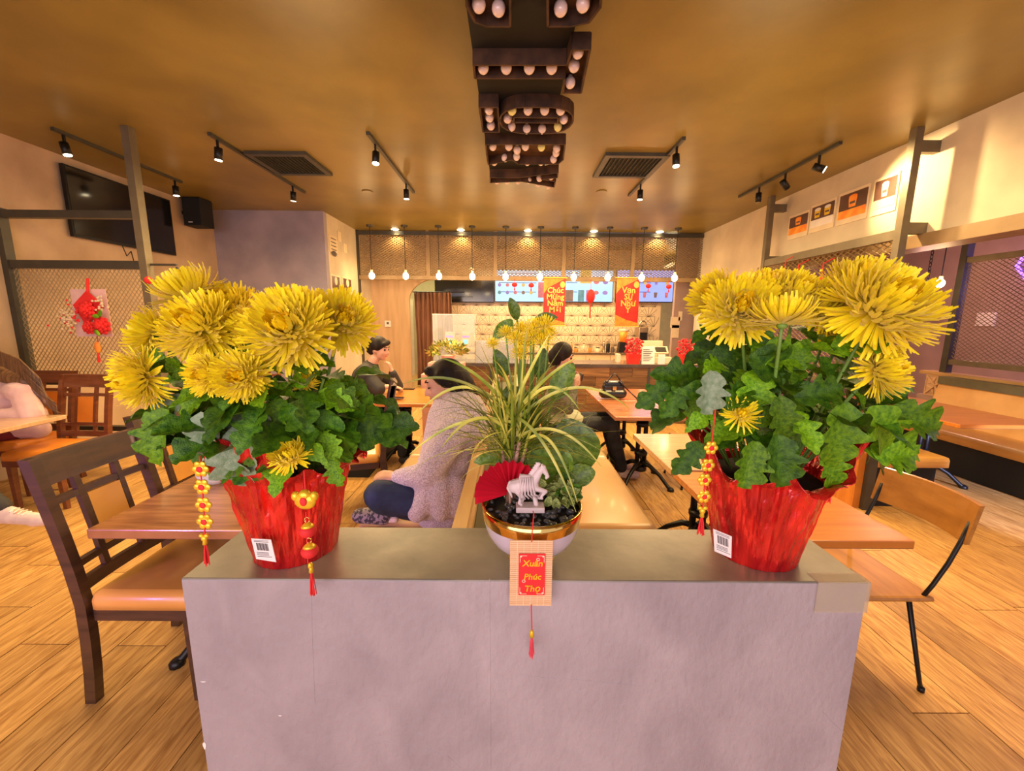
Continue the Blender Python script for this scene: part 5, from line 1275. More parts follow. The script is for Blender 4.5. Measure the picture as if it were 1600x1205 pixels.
mb.cap(Hq(800, 520), Hq(830, 655), hr(20), hr(26))
blob('body', mb, M_stone, t, .0016, 3)
mb = MB(); mb.cap(Hq(590, 450), Hq(570, 500), hr(26), hr(22)); mb.cap(Hq(570, 500), Hq(602, 585), hr(22), hr(8)); blob('tail', mb, M_stone, t, .0016, 2)
mb = MB(); mb.cap(Hq(700, 400, -.004), Hq(760, 400, -.004), hr(36), hr(30)); mb.cap(Hq(770, 385), Hq(782, 350), hr(14), hr(9)); mb.cap(Hq(690, 395), Hq(680, 370), hr(16), hr(10)); blob('saddle', mb, M_stone, t, .0016, 2)
mb = MB()
for k in range(6): x = 690+k*20; mb.tube([Hq(x, 400, -.012), Hq(x-12+k*4, 480, -.0155), Hq(x-25+k*10, 560, -.0145), Hq(x+2+k*14, 610-k*6, -.010)], hr(9), 6)
mb.build('saddle_cloth', M_stone, t, True)
mb = MB()
for k in range(7): a = k/6; q = Hq(775+a*85, 400-a*130, 0); mb.cap(q, q+(Hq(740+a*80, 380-a*120, 0)-Hq(775+a*85, 400-a*130, 0))*.8, hr(16), hr(8))
blob('mane', mb, M_stone, t, .0016, 2)
# fan
Yf = .87; fc = P(797, 771, Y=Yf); Rf_ = 56/FPX*Yf*1.04
t = thing('paper_fan', 'deep red pleated paper fan standing behind the white horse', 'fan', fc)
NP_ = 12; a0, a1 = math.radians(199), math.radians(48)
for k in range(NP_):
    f0, f1 = a0+(a1-a0)*k/NP_, a0+(a1-a0)*(k+1)/NP_
    fm = (f0+f1)/2
    def fp(a, dy, r_=Rf_): return fc+V((r_*math.cos(a), dy, r_*math.sin(a)))
    mb = MB(); thk = V((0, .0009, 0))
    for (A, da, B, db) in ((f0, 0, fm, -.022), (fm, -.022, f1, 0)):
        pa, pb = fp(A, da), fp(B, db); i0, i1 = fp(A, da*.15, .008), fp(B, db*.15, .008)
        mb.hexa([i0, pa, pb, i1, i0+thk, pa+thk, pb+thk, i1+thk])
    mb.build('fan_pleat', M_redpaper, t)
mb = MB(); mb.tube([fc+V((0, .004, -.03)), fc+V((0, .004, .02))], .003, 8); mb.build('stick', M_bark, t)
# small leafy plant right of the horse
pc = P(880, 770, Y=.885)
t = thing('small_leafy_plant', 'small curly green leafed plant at the right side of bowl', 'plant', (pc.x, .885, ztop))
LS = [with_mat(leafmesh('leaf', 0, W=.33, seed=9, bend=.3, fold=.25), mat('veined_small_leaf', (.10, .17, .03), .5, col2=(.42, .46, .12), scale=7, ramp=(.35, .65), bump=.5))]
M_lsd = with_mat(LS[0], M_leafd)
for i in range(120):
    d = V((R.gauss(0, 1), R.gauss(0, 1)-.3, abs(R.gauss(0, .8))+.05)).normalized(); q = pc+V((d.x*.030, d.y*.03, d.z*.035-.012))*R.uniform(.5, 1.1)
    add_leaf(t, LS[0] if R.random() < .75 else M_lsd, q, d+V((R.uniform(-.5, .5), R.uniform(-.5, .5), R.uniform(-.4, .4))), (0, -.8, .6), R.uniform(.012, .026))
for (u, v, dx, dz, s) in ((860, 775, -.4, -1, .028), (868, 778, .1, -1, .030), (880, 776, .5, -1, .024), (853, 760, -.6, .6, .026)):
    add_leaf(t, LS[0], P(u, v, Y=.85), (dx, -.2, dz), (0, -1, .2), s)
mb = MB()
for i in range(8): mb.tube([(pc.x+R.uniform(-.01, .01), .885, ztop-.008), pc+V((R.uniform(-.03, .03), R.uniform(-.02, .02), R.uniform(-.01, .02)))], .0012, 5)
mb.build('stems', M_stem, t)
# grass-leaved dragon plant
g0 = P(797, 770, Y=.90); g0.z = ztop
t = thing('striped_dragon_plant', 'arching narrow yellow-green striped leaves rising from pinkish stalks in bowl', 'plant', g0)
hub = [P(797, 712, Y=.90), P(812, 690, Y=.89), P(785, 700, Y=.91), P(822, 700, Y=.90), P(805, 665, Y=.9)]
for h_ in hub: mb = MB(); mb.tube([g0+V((R.uniform(-.008, .008), R.uniform(-.008, .008), -.008)), g0.lerp(h_, .5)+V((R.uniform(-.006, .006), 0, 0)), h_], [.0055, .005, .0042], 8); mb.build('stalk', M_bark, t, True)
def blade(t, p0, d, L, W, droop, ma, nm='leaf_blade'):
    d = V(d).normalized(); mb = MB(); K = 10; vs = []; p = V(p0); v_ = d.copy(); s = d.cross(V((0, 0, 1)))
    if s.length < .1: s = V((1, 0, 0))
    s.normalize(); s = (s+V((0, -.25, 0))*R.uniform(-1, 1)).normalized()
    for i in range(K+1):
        f = i/K; w_ = W*math.sin(PI*min(.97, .22+.78*f))**.6*(1-f**3*.8)*.5; n = s.cross(v_).normalized()
        vs += [p-s*w_+n*w_*.35, p, p+s*w_+n*w_*.35]
        p = p+v_*L/K; v_ = (v_+V((0, 0, -droop*(.25+f)*.42))).normalized()
    mb.add(vs, [(i*3+k, i*3+k+1, i*3+4+k, i*3+3+k) for i in range(K) for k in range(2)]); mb.build(nm, ma, t, True)
tips = [((806, 508), .9), ((790, 530), .86), ((770, 545), .86), ((745, 560), .84), ((722, 590), .84), ((700, 660), .82), ((835, 520), .9), ((850, 535), .88), ((868, 560), .86), ((890, 580), .86), ((905, 610), .84)]
for i in range(165):
    h_ = R.choice(hub)+V((R.uniform(-.006, .006), R.uniform(-.006, .006), R.uniform(-.03, .02))); a = R.gauss(0, .85); a = max(-1.75, min(1.75, a))
    d = V((math.sin(a), R.uniform(-.5, .35), math.cos(a)*1.0+.1)); L = R.uniform(.14, .26)
    blade(t, h_, d, L, R.uniform(.005, .0085), R.uniform(.3, .95) if i % 4 else R.uniform(.02, .2), M_grass if R.random() < .6 else M_grassd)
# long arching blades seen in the photo
for (a, b, up_, Y) in (((790, 640), (650, 650), 80, .84), ((795, 640), (690, 560), 30, .84), ((800, 650), (630, 600), 60, .84), ((790, 670), (690, 700), 60, .8), ((800, 650), (900, 800), -60, .78), ((815, 640), (905, 640), 70, .84), ((815, 650), (985, 640), 80, .86), ((810, 640), (900, 560), 20, .84), ((800, 640), (860, 520), 10, .86), ((815, 680), (940, 730), 60, .82), ((800, 660), (640, 710), 50, .86), ((822, 690), (902, 785), -90, .80)):
    pa, pb = P(*a, Y=.89), P(*b, Y=Y); mid = (pa+pb)/2+V((0, 0, abs(up_)/FPX*.9)); mb = MB(); vs = []; K = 14; s = V((0, 1, .0))
    for i in range(K+1):
        f = i/K; p = pa*(1-f)**2+mid*(2*f*(1-f))+pb*f*f; tg = ((mid-pa)*(1-f)+(pb-mid)*f).normalized(); n = tg.cross(V((0, 1, 0))).normalized(); w_ = .0036*(1-f**4*.85)
        vs += [p-n*w_, p+V((0, -.0012, 0)), p+n*w_]
    mb.add(vs, [(i*3+k, i*3+k+1, i*3+4+k, i*3+3+k) for i in range(K) for k in range(2)]); mb.build('leaf_blade', M_grass, t, True)
# broad-leaved plant behind it
r0 = V((bxc+.0, .945, ztop-.006))
t = thing('rubber_plant', 'broad glossy green leaves spreading behind the dragon plant and fan', 'plant', r0)
RL = with_mat(leafmesh('leaf', 0, W=.40, seed=12, bend=.25, fold=.10), M_rubber); RL2 = with_mat(leafmesh('leaf', 0, W=.26, seed=13, bend=.2, fold=.12), M_rubber)
rl = [(800, 690, 790, 765, .12, 0), (775, 712, 744, 722, .055, 1), (845, 680, 870, 775, .15, 0), (880, 655, 918, 745, .15, 0), (885, 745, 925, 740, .07, 0), (862, 625, 893, 570, .10, 1), (790, 590, 775, 545, .08, 1), (840, 590, 850, 545, .08, 1), (830, 680, 800, 620, .13, 0), (800, 500, 770, 530, .07, 1), (808, 500, 800, 470, .06, 1), (835, 500, 865, 495, .06, 1), (775, 715, 772, 750, .05, 1)]
for (u, v, u2, v2, s, k) in rl:
    Y = .95 if v > 600 else 1.08; p = P(u, v, Y=Y); q = P(u2, v2, Y=Y-.02); add_leaf(t, (RL, RL2)[k], p, q-p, (R.uniform(-.2, .2), -1, .25), s)
    mb = MB(); mb.tube([r0, r0.lerp(p, .5)+V((0, .01, .02)), p], .003, 6); mb.build('leaf_stalk', M_stem, t, True)
# yellow flowers behind: bunch of yellow blooms in the middle distance
yc = V((P(818, 540, Y=1.12).x, 1.12, .9))
t = thing('yellow_flower_bunch', 'bunch of small yellow flowers with grassy stems behind the centre bowl', 'plant', (.04, 1.0, .97))
ORG[t.name] = (.04, 1.0, .97)
for (u, v, s) in ((815, 515, .024), (835, 512, .026), (850, 508, .028), (805, 530, .024), (822, 538, .026), (845, 530, .03), (790, 520, .02), (770, 538, .018), (812, 552, .022), (858, 522, .022), (830, 525, .026)):
    p = P(u, v, Y=.97+R.uniform(-.03, .03)); o = bpy.data.objects.new('bloom', blooms[4]); C.objects.link(o); o.parent = t; ORG[o.name] = ORG[t.name]; orient(o, p, (1, 0, 0), (R.uniform(-.5, .5), -.6, 1), s*1.1)
    mb = MB(); mb.tube([(.04+R.uniform(-.02, .02), 1.03, 1.0), p], .002, 5); mb.build('stem', M_stem, t)
for i in range(34): blade(t, (.04+R.uniform(-.02, .02), 1.03, 1.02), (R.uniform(-.35, .5), R.uniform(-.1, .3), 1), R.uniform(.3, .48), .008, R.uniform(0, .25), M_grassd if i % 2 else M_grass)
mb = MB(); mb.lathe((.04, 1.035, .9705), [(.035, 0), (.045, .05), (.04, .09)], 16); mb.build('pot', M_mattblack, t, True)

# bamboo card
Yc = .738; cw = [P(u, v, Y=Yc) for u, v in ((797, 844), (864, 844), (863, 951), (798, 946))]
t = thing('bamboo_card', 'bamboo mat hanging card with red panel and gold lettering below the bowl', 'ornament', cw[0])
mb = MB(); ex = V((cw[1].x-cw[0].x, 0, 0)); W = ex.x; H = cw[0].z-cw[3].z; x0, z0 = cw[0].x, cw[0].z-H
ns = 34
for i in range(ns): mb.bar((x0, Yc, z0+H*(i+.5)/ns), (x0+W, Yc, z0+H*(i+.5)/ns), .0022, H/ns*.86)
o = mb.build('bamboo_slats', M_bamboo, t); o['kind'] = 'stuff'
for f in (.17, .33, .5, .66, .82): mb = MB(); mb.tube([(x0+W*f, Yc-.0014, z0+.001), (x0+W*f, Yc-.0014, z0+H-.001)], .00045, 5); mb.build('thread', M_thread, t)
mb = MB(); mb.box(x0+W*.21, x0+W*.83, Yc-.004, Yc-.002, z0+H*.18, z0+H*.81); rp_ = mb.build('red_panel', M_redp, t)
mb = MB()
for sx, sz in ((0, 0), (1, 0), (0, 1), (1, 1)):
    cx_, cz_ = x0+W*(.24 if sx == 0 else .80), z0+H*(.205 if sz == 0 else .785); dx, dz = (1 if sx == 0 else -1), (1 if sz == 0 else -1)
    mb.bar((cx_, Yc-.0045, cz_), (cx_+dx*W*.16, Yc-.0045, cz_), .0008, .0008); mb.bar((cx_, Yc-.0045, cz_), (cx_, Yc-.0045, cz_+dz*H*.1), .0008, .0008); mb.ell((cx_+dx*.002, Yc-.0045, cz_+dz*.002), (.0016, .0004, .0016), 8, 5)
for (fx, fz) in ((.66, .73), (.33, .40)):
    for k in range(8): a = k*PI/4; mb.ell((x0+W*fx+.0028*math.cos(a), Yc-.0045, z0+H*fz+.0028*math.sin(a)), (.0010, .0004, .0010), 6, 4)
mb.build('corner_scrolls', M_thread, t)
for i, (wd, fz, sz) in enumerate((('Xuân', .63, .019), ('Phúc', .43, .018), ('Thọ', .245, .019))):
    text('lettering', wd, sz, M_gold, t, (x0+W*.53, Yc-.0046, z0+H*fz), (1, -.0, .0), (.18, 0, 1), .0006, bold=.0004)
mb = MB(); mb.tube([V((x0+W*.5, Yc-.003, z0+H*.985)), P(833, 815, Y=Yc-.004), P(834, 803, Y=.742), P(833, 799, Y=.77)], .0011, 6); mb.build('cord', M_redp, t)
mb = MB(); q = P(831, 985, Y=Yc-.002); mb.tube([V((x0+W*.52, Yc-.003, z0+H*.02)), q], .0011, 6); mb.build('lower_cord', M_redp, t)
tassel(t, q-V((0, 0, .008)), .054, .0075, True, mat('pinkish_red_thread', (.75, .07, .10), .6, var=.2, scale=60))

# ================================================================ PEOPLE
def headmesh(mb, c, d, r=.1, up=V((0, 0, 1))):
    """head with brow, nose, chin, ears; c centre, d facing"""
    d = V(d).normalized(); s = d.cross(up).normalized(); u_ = s.cross(d)
    rot = Matrix((s, d, u_)).transposed()
    def L(x, y, z): return c+rot @ V((x*r, y*r, z*r))
    mb.ell(c+rot @ V((0, -.1*r, .12*r)), (.76*r, .95*r, .95*r), 20, 14, rot)
    mb.ell(L(0, .2, -.35), (.60*r, .66*r, .78*r), 18, 12, rot)
    mb.ell(L(0, .55, -.95), (.26*r, .26*r, .20*r), 12, 8, rot)
    mb.cap(L(0, .86, .08), L(0, 1.08, -.32), .09*r, .14*r)
    mb.cap(L(-.13, .9, -.34), L(.13, .9, -.34), .10*r)
    mb.cap(L(-.3, .78, .22), L(.3, .78, .22), .13*r)
    mb.cap(L(-.16, .82, -.62), L(.16, .82, -.62), .10*r)
    for e in (-1, 1): mb.ell(L(e*.78, -.08, -.12), (.09*r, .2*r, .3*r), 10, 8, rot); mb.ell(L(e*.38, .62, -.28), (.22*r, .2*r, .22*r), 10, 8, rot)
    return L
def face(t, L, r, closed=False):
    for e in (-1, 1):
        mb = MB()
        if closed: mb.tube([L(e*.2, .86, .0), L(e*.33, .86, -.05), L(e*.46, .76, .0)], .03*r, 6)
        else: mb.ell(L(e*.32, .80, .02), .10*r, 10, 8)
        mb.build('eye', M_hair, t, True)
        mb = MB(); mb.tube([L(e*.14, .93, .28), L(e*.34, .91, .34), L(e*.5, .78, .28)], .035*r, 6); mb.build('eyebrow', M_hair, t, True)
    mb = MB(); mb.tube([L(-.2, .86, -.64), L(0, .93, -.62), L(.2, .86, -.64)], .05*r, 6); mb.build('lips', mat('lips', (.55, .16, .13), .4), t, True)
def hand(mb, w, d, n, r=1., curl=.6):
    """palm and five fingers from wrist w along d, palm normal n (fingers curl to n)"""
    d = V(d).normalized(); n = V(n); n = (n-d*n.dot(d)).normalized(); s = d.cross(n)
    for k in (-1.5, -.5, .5, 1.5):
        b = w+d*.075*r+s*k*.019*r; mb.cap(w+s*k*.012*r+d*.01*r, b, .014*r, .012*r, 8)
        L = (.036, .042, .040, .032)[int(k+1.5)]*r; d1 = (d*math.cos(curl*.6)+n*math.sin(curl*.6)); d2 = (d*math.cos(curl*1.5)+n*math.sin(curl*1.5))
        m1 = b+d1*L; m2 = m1+d2*L*.75; mb.cap(b, m1, .0095*r, .0088*r, 8); mb.cap(m1, m2, .0088*r, .0072*r, 8)
    t0 = w+d*.02*r+s*-.022*r; t1 = t0+(d*.7-s*.6+n*.3).normalized()*.035*r; mb.cap(t0, t1, .014*r, .011*r, 8); mb.cap(t1, t1+(d*.9-s*.1+n*.4).normalized()*.03*r, .010*r, .0085*r, 8)

# --- woman in fleece, cross-legged on the bench, facing left and looking down
Yw = 2.12
def W_(u, v, Y=Yw): return P(u, v, Y=Y)
t = thing('person', 'woman in grey-pink fleece coat and jeans sitting cross-legged on the left bench seat', 'person', (W_(690, 790).x, Yw, .46))
hc = W_(694, 598); r = .100; dface = V((-1, -.18, -.28)).normalized()
mb = MB(); L = headmesh(mb, hc, dface, r, V((-.3, 0, 1)).normalized())
sh_n, sh_f = W_(712, 668, 1.96), W_(700, 660, 2.30); el_n = W_(668, 742, 1.93); wr_n = W_(618, 746, 1.97); el_f = W_(664, 735, 2.3); wr_f = W_(622, 744, 2.14)
hip = W_(690, 780, Yw)
mb.cap(W_(716, 622), W_(718, 655), .055, .06); mb.cap(W_(712, 672), W_(700, 765), .09, .10)
mb.cap(sh_n, el_n, .045, .038); mb.cap(el_n, wr_n, .036, .026); mb.cap(sh_f, el_f, .045, .038); mb.cap(el_f, wr_f, .036, .026)
hand(mb, wr_n, (-1, .1, .12), (0, .35, -1), 1, .9); hand(mb, wr_f, (-1, -.25, -.05), (0, .1, -1), 1, .8)
kn_n, kn_f = W_(594, 774, 1.92), W_(606, 768, 2.40)
for a, b in ((W_(690, 785, 2.0), kn_n), (W_(690, 780, 2.25), kn_f)): mb.cap(a, b, .07, .055)
ft = W_(574, 806, 1.98)
mb.cap(kn_n, W_(640, 800, 2.1), .05, .04); mb.cap(kn_f, W_(590, 800, 2.05), .05, .035)
blob('body', mb, M_skin, t, .010, 3); face(t, L, r, True)
mb = MB(); mb.ell(L(0, -.28, .35), (.98*r, .92*r, .92*r), 18, 12); mb.ell(L(0, -.6, -.1), (.85*r, .80*r, .92*r), 18, 12); mb.cap(L(-.75, .15, .45), L(-.72, -.1, -.05), .3*r, .25*r); mb.cap(L(.75, .15, .45), L(.72, -.1, -.05), .3*r, .25*r)
mb.cap(L(-.3, .6, .82), L(.3, .6, .82), .26*r); mb.cap(L(0, -1.0, -.4), L(0, -1.25, -1.0), .6*r, .38*r)
blob('hair', mb, M_hair, t, .010, 4)
mb = MB()
mb.cap(W_(716, 652), W_(702, 720), .165, .165); mb.cap(W_(702, 720), W_(690, 778), .17, .185); mb.cap(W_(722, 660, 2.06), W_(716, 660, 2.24), .15, .15)
mb.cap(sh_n, el_n, .085, .078); mb.cap(el_n, wr_n+V((.02, 0, 0)), .070, .046); mb.cap(sh_f, el_f, .075, .06); mb.cap(el_f, wr_f+V((.02, 0, 0)), .052, .04)
mb.cap(W_(742, 640, 2.05), W_(742, 645, 2.25), .062, .062); mb.cap(W_(720, 638, 2.0), W_(735, 640, 2.02), .05, .05); mb.cap(W_(722, 640, 2.22), W_(735, 640, 2.25), .05, .05)
mb.cap(W_(660, 795, 1.97), W_(712, 792, 1.97), .062, .062); mb.cap(W_(672, 770, 1.95), W_(650, 802, 1.93), .055, .035); mb.cap(W_(700, 770, 1.94), W_(700, 800, 1.93), .06, .035)
mb.cap(W_(668, 775, 1.93), W_(652, 802, 1.90), .075, .05); mb.cap(W_(690, 765, 1.93), W_(690, 800, 1.90), .08, .05); mb.cap(W_(712, 760, 1.95), W_(712, 795, 1.93), .07, .05)
co = blob('fleece_coat', mb, M_fleece, t, .011, 5)
mb = MB(); mb.cap(W_(686, 784, 2.0), kn_n, .095, .082); mb.cap(W_(690, 780, 2.25), kn_f, .095, .08); mb.cap(kn_n+V((.01, 0, -.02)), W_(650, 798, 2.05), .078, .06); mb.cap(kn_f, W_(592, 800, 2.08), .075, .05)
blob('jeans', mb, M_jeans, t, .011, 4)
mb = MB(); mb.cap(W_(562, 806, 1.94), W_(600, 806, 1.94), .040, .048); mb.cap(W_(598, 804, 1.95), W_(618, 804, 1.96), .045, .03); blob('shoe', mb, M_shoe, t, .008, 3)
mb = MB(); mb.cap(W_(600, 811, 1.93), W_(618, 812, 1.93), .02, .018); blob('shoe_sole', mb, M_sneaker, t, .006, 2)

# --- man in black at the orange table, facing right
Ym = 4.38
def Mq(u, v, Y=Ym): return P(u, v, Y=Y)
t = thing('person', 'man with dark hair in black jacket sitting at the orange table, hand at his chin', 'person', (Mq(570, 640).x, Ym, .45))
r = .105; mb = MB(); L = headmesh(mb, Mq(593, 545), V((1, -.25, -.15)), r)
sn, sf = Mq(572, 585, 4.2), Mq(578, 582, 4.58); en, wn = Mq(592, 608, 4.12), Mq(598, 604, 4.18); ef, wf = Mq(622, 603, 4.5), Mq(612, 580, 4.42)
hp = V((Mq(568, 640).x, Ym, .52))
mb.cap(Mq(584, 562), Mq(578, 580), .06, .06); mb.cap(Mq(574, 592), hp, .09, .11); mb.cap(sn, en, .045, .04); mb.cap(en, wn+V((.05, 0, 0)), .036, .028); mb.cap(sf, ef, .045, .04); mb.cap(ef, wf, .036, .028)
hand(mb, wn+V((.06, 0, 0)), (1, 0, -.05), (0, 0, -1), 1.1, .4); hand(mb, wf, (-.25, 0, 1), (-1, 0, 0), 1.1, 1.3)
for y in (-.1, .1): k = hp+V((.42, y, .03)); mb.cap(hp+V((0, y, 0)), k, .08, .06); mb.cap(k, V((k.x+.02, k.y, .1)), .055, .04)
blob('body', mb, M_skin, t, .013, 3); face(t, L, r)
mb = MB(); mb.ell(L(0, -.22, .42), (1.0*r, 1.08*r, .9*r), 16, 12); mb.ell(L(0, -.6, -.05), (.9*r, .7*r, .8*r), 16, 10); mb.cap(L(-.45, .62, .72), L(.5, .7, .6), .3*r, .22*r); mb.cap(L(.72, .25, .4), L(.75, .1, 0), .25*r, .15*r)
blob('hair', mb, M_hair, t, .012, 3)
mb = MB(); mb.cap(Mq(573, 592), hp, .165, .17); mb.cap(sn, sf, .12, .115); mb.cap(Mq(578, 576), Mq(579, 584), .10, .11); mb.cap(sn, en, .085, .07); mb.cap(en, wn, .06, .045); mb.cap(sf, ef, .075, .062); mb.cap(ef, ef.lerp(wf, .85), .060, .048); mb.cap(Mq(582, 572), Mq(580, 578), .068, .08)
blob('jacket', mb, M_jacketb, t, .014, 4)
mb = MB()
for y in (-.1, .1): k = hp+V((.42, y, .03)); mb.cap(hp+V((0, y, 0)), k, .1, .075); mb.cap(k, V((k.x+.02, k.y, .12)), .07, .055)
blob('trousers', mb, M_jeansb, t, .014, 4)
for y in (-.1, .1): mb = MB(); mb.cap(V((hp.x+.44, Ym+y, .045)), V((hp.x+.6, Ym+y, .04)), .045, .038); blob('shoe', mb, M_jacketb, t, .012, 3)
mb = MB(); q = wn+V((.16, -.01, .012)); mb.rbox(q.x-.06, q.x+.06, q.y-.03, q.y+.03, .765, .775, .004); tag(mb.build('phone', M_tvblack), 'phone held over the table in the man\'s near hand', 'phone')
mb = MB(); mb.box(hp.x-.4, hp.x+.2, Ym-.5, Ym+.5, 0, .4); tt_ = thing('side_bench', 'low dark bench the man in black sits on', 'bench', (hp.x, Ym, 0)); mb.build('plinth', M_mattblack, tt_)
mb = MB(); mb.rbox(hp.x-.42, hp.x+.22, Ym-.5, Ym+.5, .4, .455, .02); mb.build('seat', M_vinyl, tt_)

# --- person with phone on the right bench, facing right
Yp = 4.0
def Pq(u, v, Y=Yp): return P(u, v, Y=Y)
t = thing('person', 'dark haired person in patterned jacket and jeans on the right bench holding a phone', 'person', (Pq(885, 680).x, Yp, .46))
r = .1; mb = MB(); L = headmesh(mb, Pq(880, 556), V((1, -.1, -.3)), r)
hp = V((.42, Yp, .54)); sn, sf = Pq(880, 600, 3.84), Pq(884, 598, 4.18); en, wn = Pq(888, 640, 3.8), Pq(898, 606, 3.92); ef, wf = Pq(896, 636, 4.2), Pq(896, 600, 4.08)
mb.cap(Pq(878, 575), Pq(880, 592), .055, .055); mb.cap(Pq(880, 608), hp, .09, .11); mb.cap(sn, en, .042, .036); mb.cap(en, wn, .034, .025); mb.cap(sf, ef, .042, .036); mb.cap(ef, wf, .034, .025)
hand(mb, wn, (.25, 0, 1), (-.2, 1, 0), 1, .5); hand(mb, wf, (.25, 0, 1), (-.2, -1, 0), 1, .5)
ks = []
for y in (-.1, .1): k = V((1.0, Yp+y, .58)); ks.append(k); mb.cap(hp+V((0, y, 0)), k, .075, .055); mb.cap(k, V((1.14, k.y, .1)), .05, .035)
blob('body', mb, M_skin, t, .013, 3); face(t, L, r)
mb = MB(); mb.ell(L(0, -.25, .38), (1.05*r, 1.1*r, .98*r), 16, 12); mb.ell(L(0, -.6, -.3), (.9*r, .75*r, 1.0*r), 16, 10); mb.cap(L(-.7, .2, .5), L(-.75, .05, -.3), .3*r, .2*r); mb.cap(L(.7, .2, .5), L(.75, .05, -.3), .3*r, .2*r)
blob('hair', mb, M_hair, t, .012, 3)
mb = MB(); mb.cap(Pq(880, 608), hp+V((0, 0, .1)), .15, .15); mb.cap(sn, sf, .1, .1); mb.cap(sn, en, .068, .055); mb.cap(en, en.lerp(wn, .85), .052, .04); mb.cap(sf, ef, .068, .055); mb.cap(ef, ef.lerp(wf, .85), .052, .04)
blob('jacket', mb, M_check, t, .014, 4)
mb = MB(); mb.cap(hp+V((.03, -.06, .05)), hp+V((.24, -.09, .04)), .13, .10); mb.cap(hp+V((.03, .06, .05)), hp+V((.24, .09, .04)), .13, .10); blob('shirt', mb, M_shirt, t, .013, 4)
mb = MB()
for k in ks: mb.cap(V((hp.x, k.y, hp.z)), k, .10, .075); mb.cap(k, V((1.13, k.y, .13)), .072, .065)
blob('jeans', mb, M_jeansb, t, .014, 4)
for k in ks: mb = MB(); mb.cap(V((1.13, k.y, .05)), V((1.29, k.y, .045)), .045, .04); blob('shoe', mb, M_sneaker, t, .012, 3)
mb = MB(); q = (wn+wf)/2+V((.06, 0, .09)); mb.hexa([q+V(v_) for v_ in ((-.005, -.075, -.03), (.005, -.075, -.034), (.005, .075, -.034), (-.005, .075, -.03), (.01, -.075, .04), (.02, -.075, .036), (.02, .075, .036), (.01, .075, .04))])
tag(mb.build('phone', M_tvblack), 'phone held up by the person on the right bench', 'phone')

# --- woman in pink at the far left table
Yl = 3.56
def Lq(u, v, Y=Yl): return P(u, v, Y=Y)
t = thing('person', 'woman with long brown hair in pale pink fleece at the far left edge', 'person', (Lq(20, 720).x, Yl, .45))
r = .105; mb = MB(); hcl = Lq(-34, 556); L = headmesh(mb, hcl, V((-1, -.5, -.5)), r)
sn, sf = Lq(38, 612, 3.42), Lq(10, 600, 3.75); en, wn = Lq(50, 650, 3.34), Lq(-14, 648, 3.3); hp = Lq(40, 690, 3.6)
hp.z = .57
mb.cap(Lq(-35, 580), Lq(-5, 602), .05, .06); mb.cap(Lq(10, 618), hp, .10, .11); mb.cap(sn, en, .042, .038); mb.cap(en, wn, .036, .026); hand(mb, wn, (-1, 0, 0), (0, 0, -1), 1, .4)
kl = []
for x in (-.16, .06): k = V((hp.x+x-.22, hp.y-.44, .60)); kl.append(k); mb.cap(hp+V((x*.6, 0, 0)), k, .08, .06); mb.cap(k, V((k.x, k.y-.03, .1)), .05, .04)
blob('body', mb, M_skin, t, .013, 3); face(t, L, r)
mb = MB(); mb.ell(L(0, -.25, .35), (1.05*r, 1.05*r, .98*r), 16, 12); mb.cap(L(0, -.5, 0), Lq(-28, 580, 3.5), .09, .08); mb.cap(Lq(-28, 576, 3.46), Lq(40, 596, 3.42), .075, .06); mb.cap(Lq(40, 596, 3.42), Lq(78, 632, 3.44), .05, .03)
hh = blob('long_hair', mb, M_hairb, t, .012, 4)
mb = MB(); rh = random.Random(3)
for i in range(90):
    o1, o2 = rh.uniform(-1, 1), rh.uniform(-1, 1)
    pts = [Lq(-40, 534+6*o1, 3.5), Lq(-15, 553+9*o1, 3.42), Lq(30, 573+12*o1, 3.36), Lq(62, 604+13*o1, 3.36+.02*o2), Lq(82+6*o1, 634+5*o2, 3.38), Lq(92+8*o2, 655+9*o1, 3.40)]
    mb.tube(pts, [.006, .007, .007, .006, .005, .001], 5)
q_ = mb.build('hair_strands', M_hairb, t, True); q_['kind'] = 'stuff'
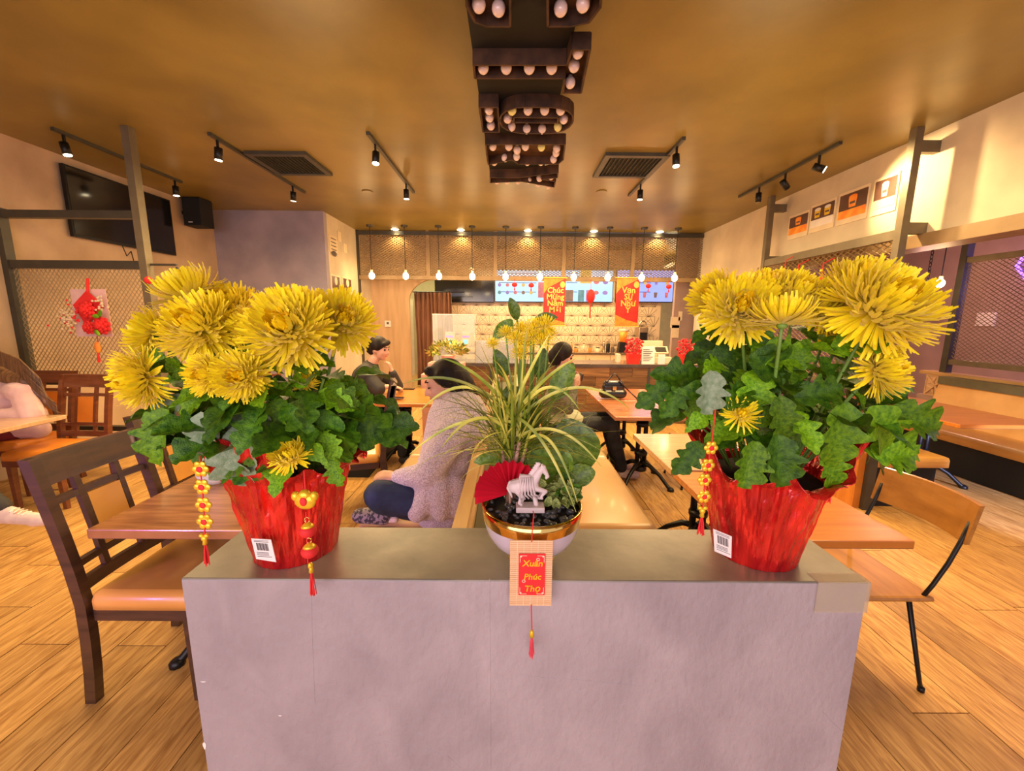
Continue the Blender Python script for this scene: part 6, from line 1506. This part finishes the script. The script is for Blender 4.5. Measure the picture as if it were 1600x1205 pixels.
mb = MB(); mb.cap(Lq(14, 628), hp+V((0, 0, .10)), .15, .18); mb.cap(sn, sf, .11, .1); mb.cap(sn, en, .095, .085); mb.cap(en, wn, .075, .05); mb.cap(hp+V((.02, -.04, .05)), hp+V((.16, -.02, .0)), .15, .09); mb.cap(hp+V((.12, -.06, .02)), hp+V((.17, -.04, -.06)), .06, .03)
blob('pink_fleece', mb, M_pinkj, t, .012, 3)
mb = MB()
for i, k in enumerate(kl): mb.cap(V((hp.x+(-.1, .04)[i], hp.y, hp.z)), k, .105, .08); mb.cap(k, V((k.x, k.y-.03, .13)), .075, .06)
blob('maroon_trousers', mb, M_maroon, t, .014, 4)
k = kl[1]; mb = MB()
for dz in (0, -.03): mb.tube([V((hp.x+.1+.0, hp.y-.02, hp.z+.045+dz)).lerp(k+V((.078, 0, .02+dz)), i/4) for i in range(5)], .004, 6)
mb.build('side_stripes', M_white, t)
for k in kl: mb = MB(); mb.cap(V((k.x, k.y-.02, .045)), V((k.x-.03, k.y-.16, .04)), .045, .038); blob('shoe', mb, M_sneaker, t, .012, 3)
tt_ = copy_tree(c2, (hp.x-.02, 3.60, 0), -PI/2, 'red-brown chair under the woman in pink')

# outstretched foot of the companion, reaching in from the left
sp = P(30, 805, Y=2.55)
t = thing('person', 'outstretched dark sleeved ankle with pale pink sneaker at the left edge', 'person', (sp.x-.3, 2.55, .0))
z0 = max(.05, sp.z)
mb = MB(); a = P(12, 806, Y=2.55); b = P(66, 812, Y=2.55); an = P(4, 795, Y=2.55); kk = V((an.x-.35, 2.6, an.z+.22))
mb.cap(an, kk, .036, .055); mb.cap(an, b, .03, .02); blob('body', mb, M_skin, t, .011, 3)
mb = MB(); mb.cap(an+V((.0, 0, .02)), kk, .05, .075); blob('trouser_leg', mb, M_jacketb, t, .012, 3)
mb = MB(); mb.cap(a+V((-.06, 0, -.0)), b, .052, .042); mb.cap(a+V((-.02, 0, .03)), a+V((.04, 0, .02)), .045, .04); mb.cap(b+V((-.05, 0, -.005)), b+V((.02, 0, -.008)), .045, .035); sh = blob('sneaker', mb, M_sneaker, t, .008, 3)
for k in range(4): mb = MB(); q = a+V((.055+k*.025, 0, .052-.008*k)); mb.tube([q+V((0, -.03, -.01)), q, q+V((0, .03, -.01))], .004, 6); mb.build('lace', M_white, sh)
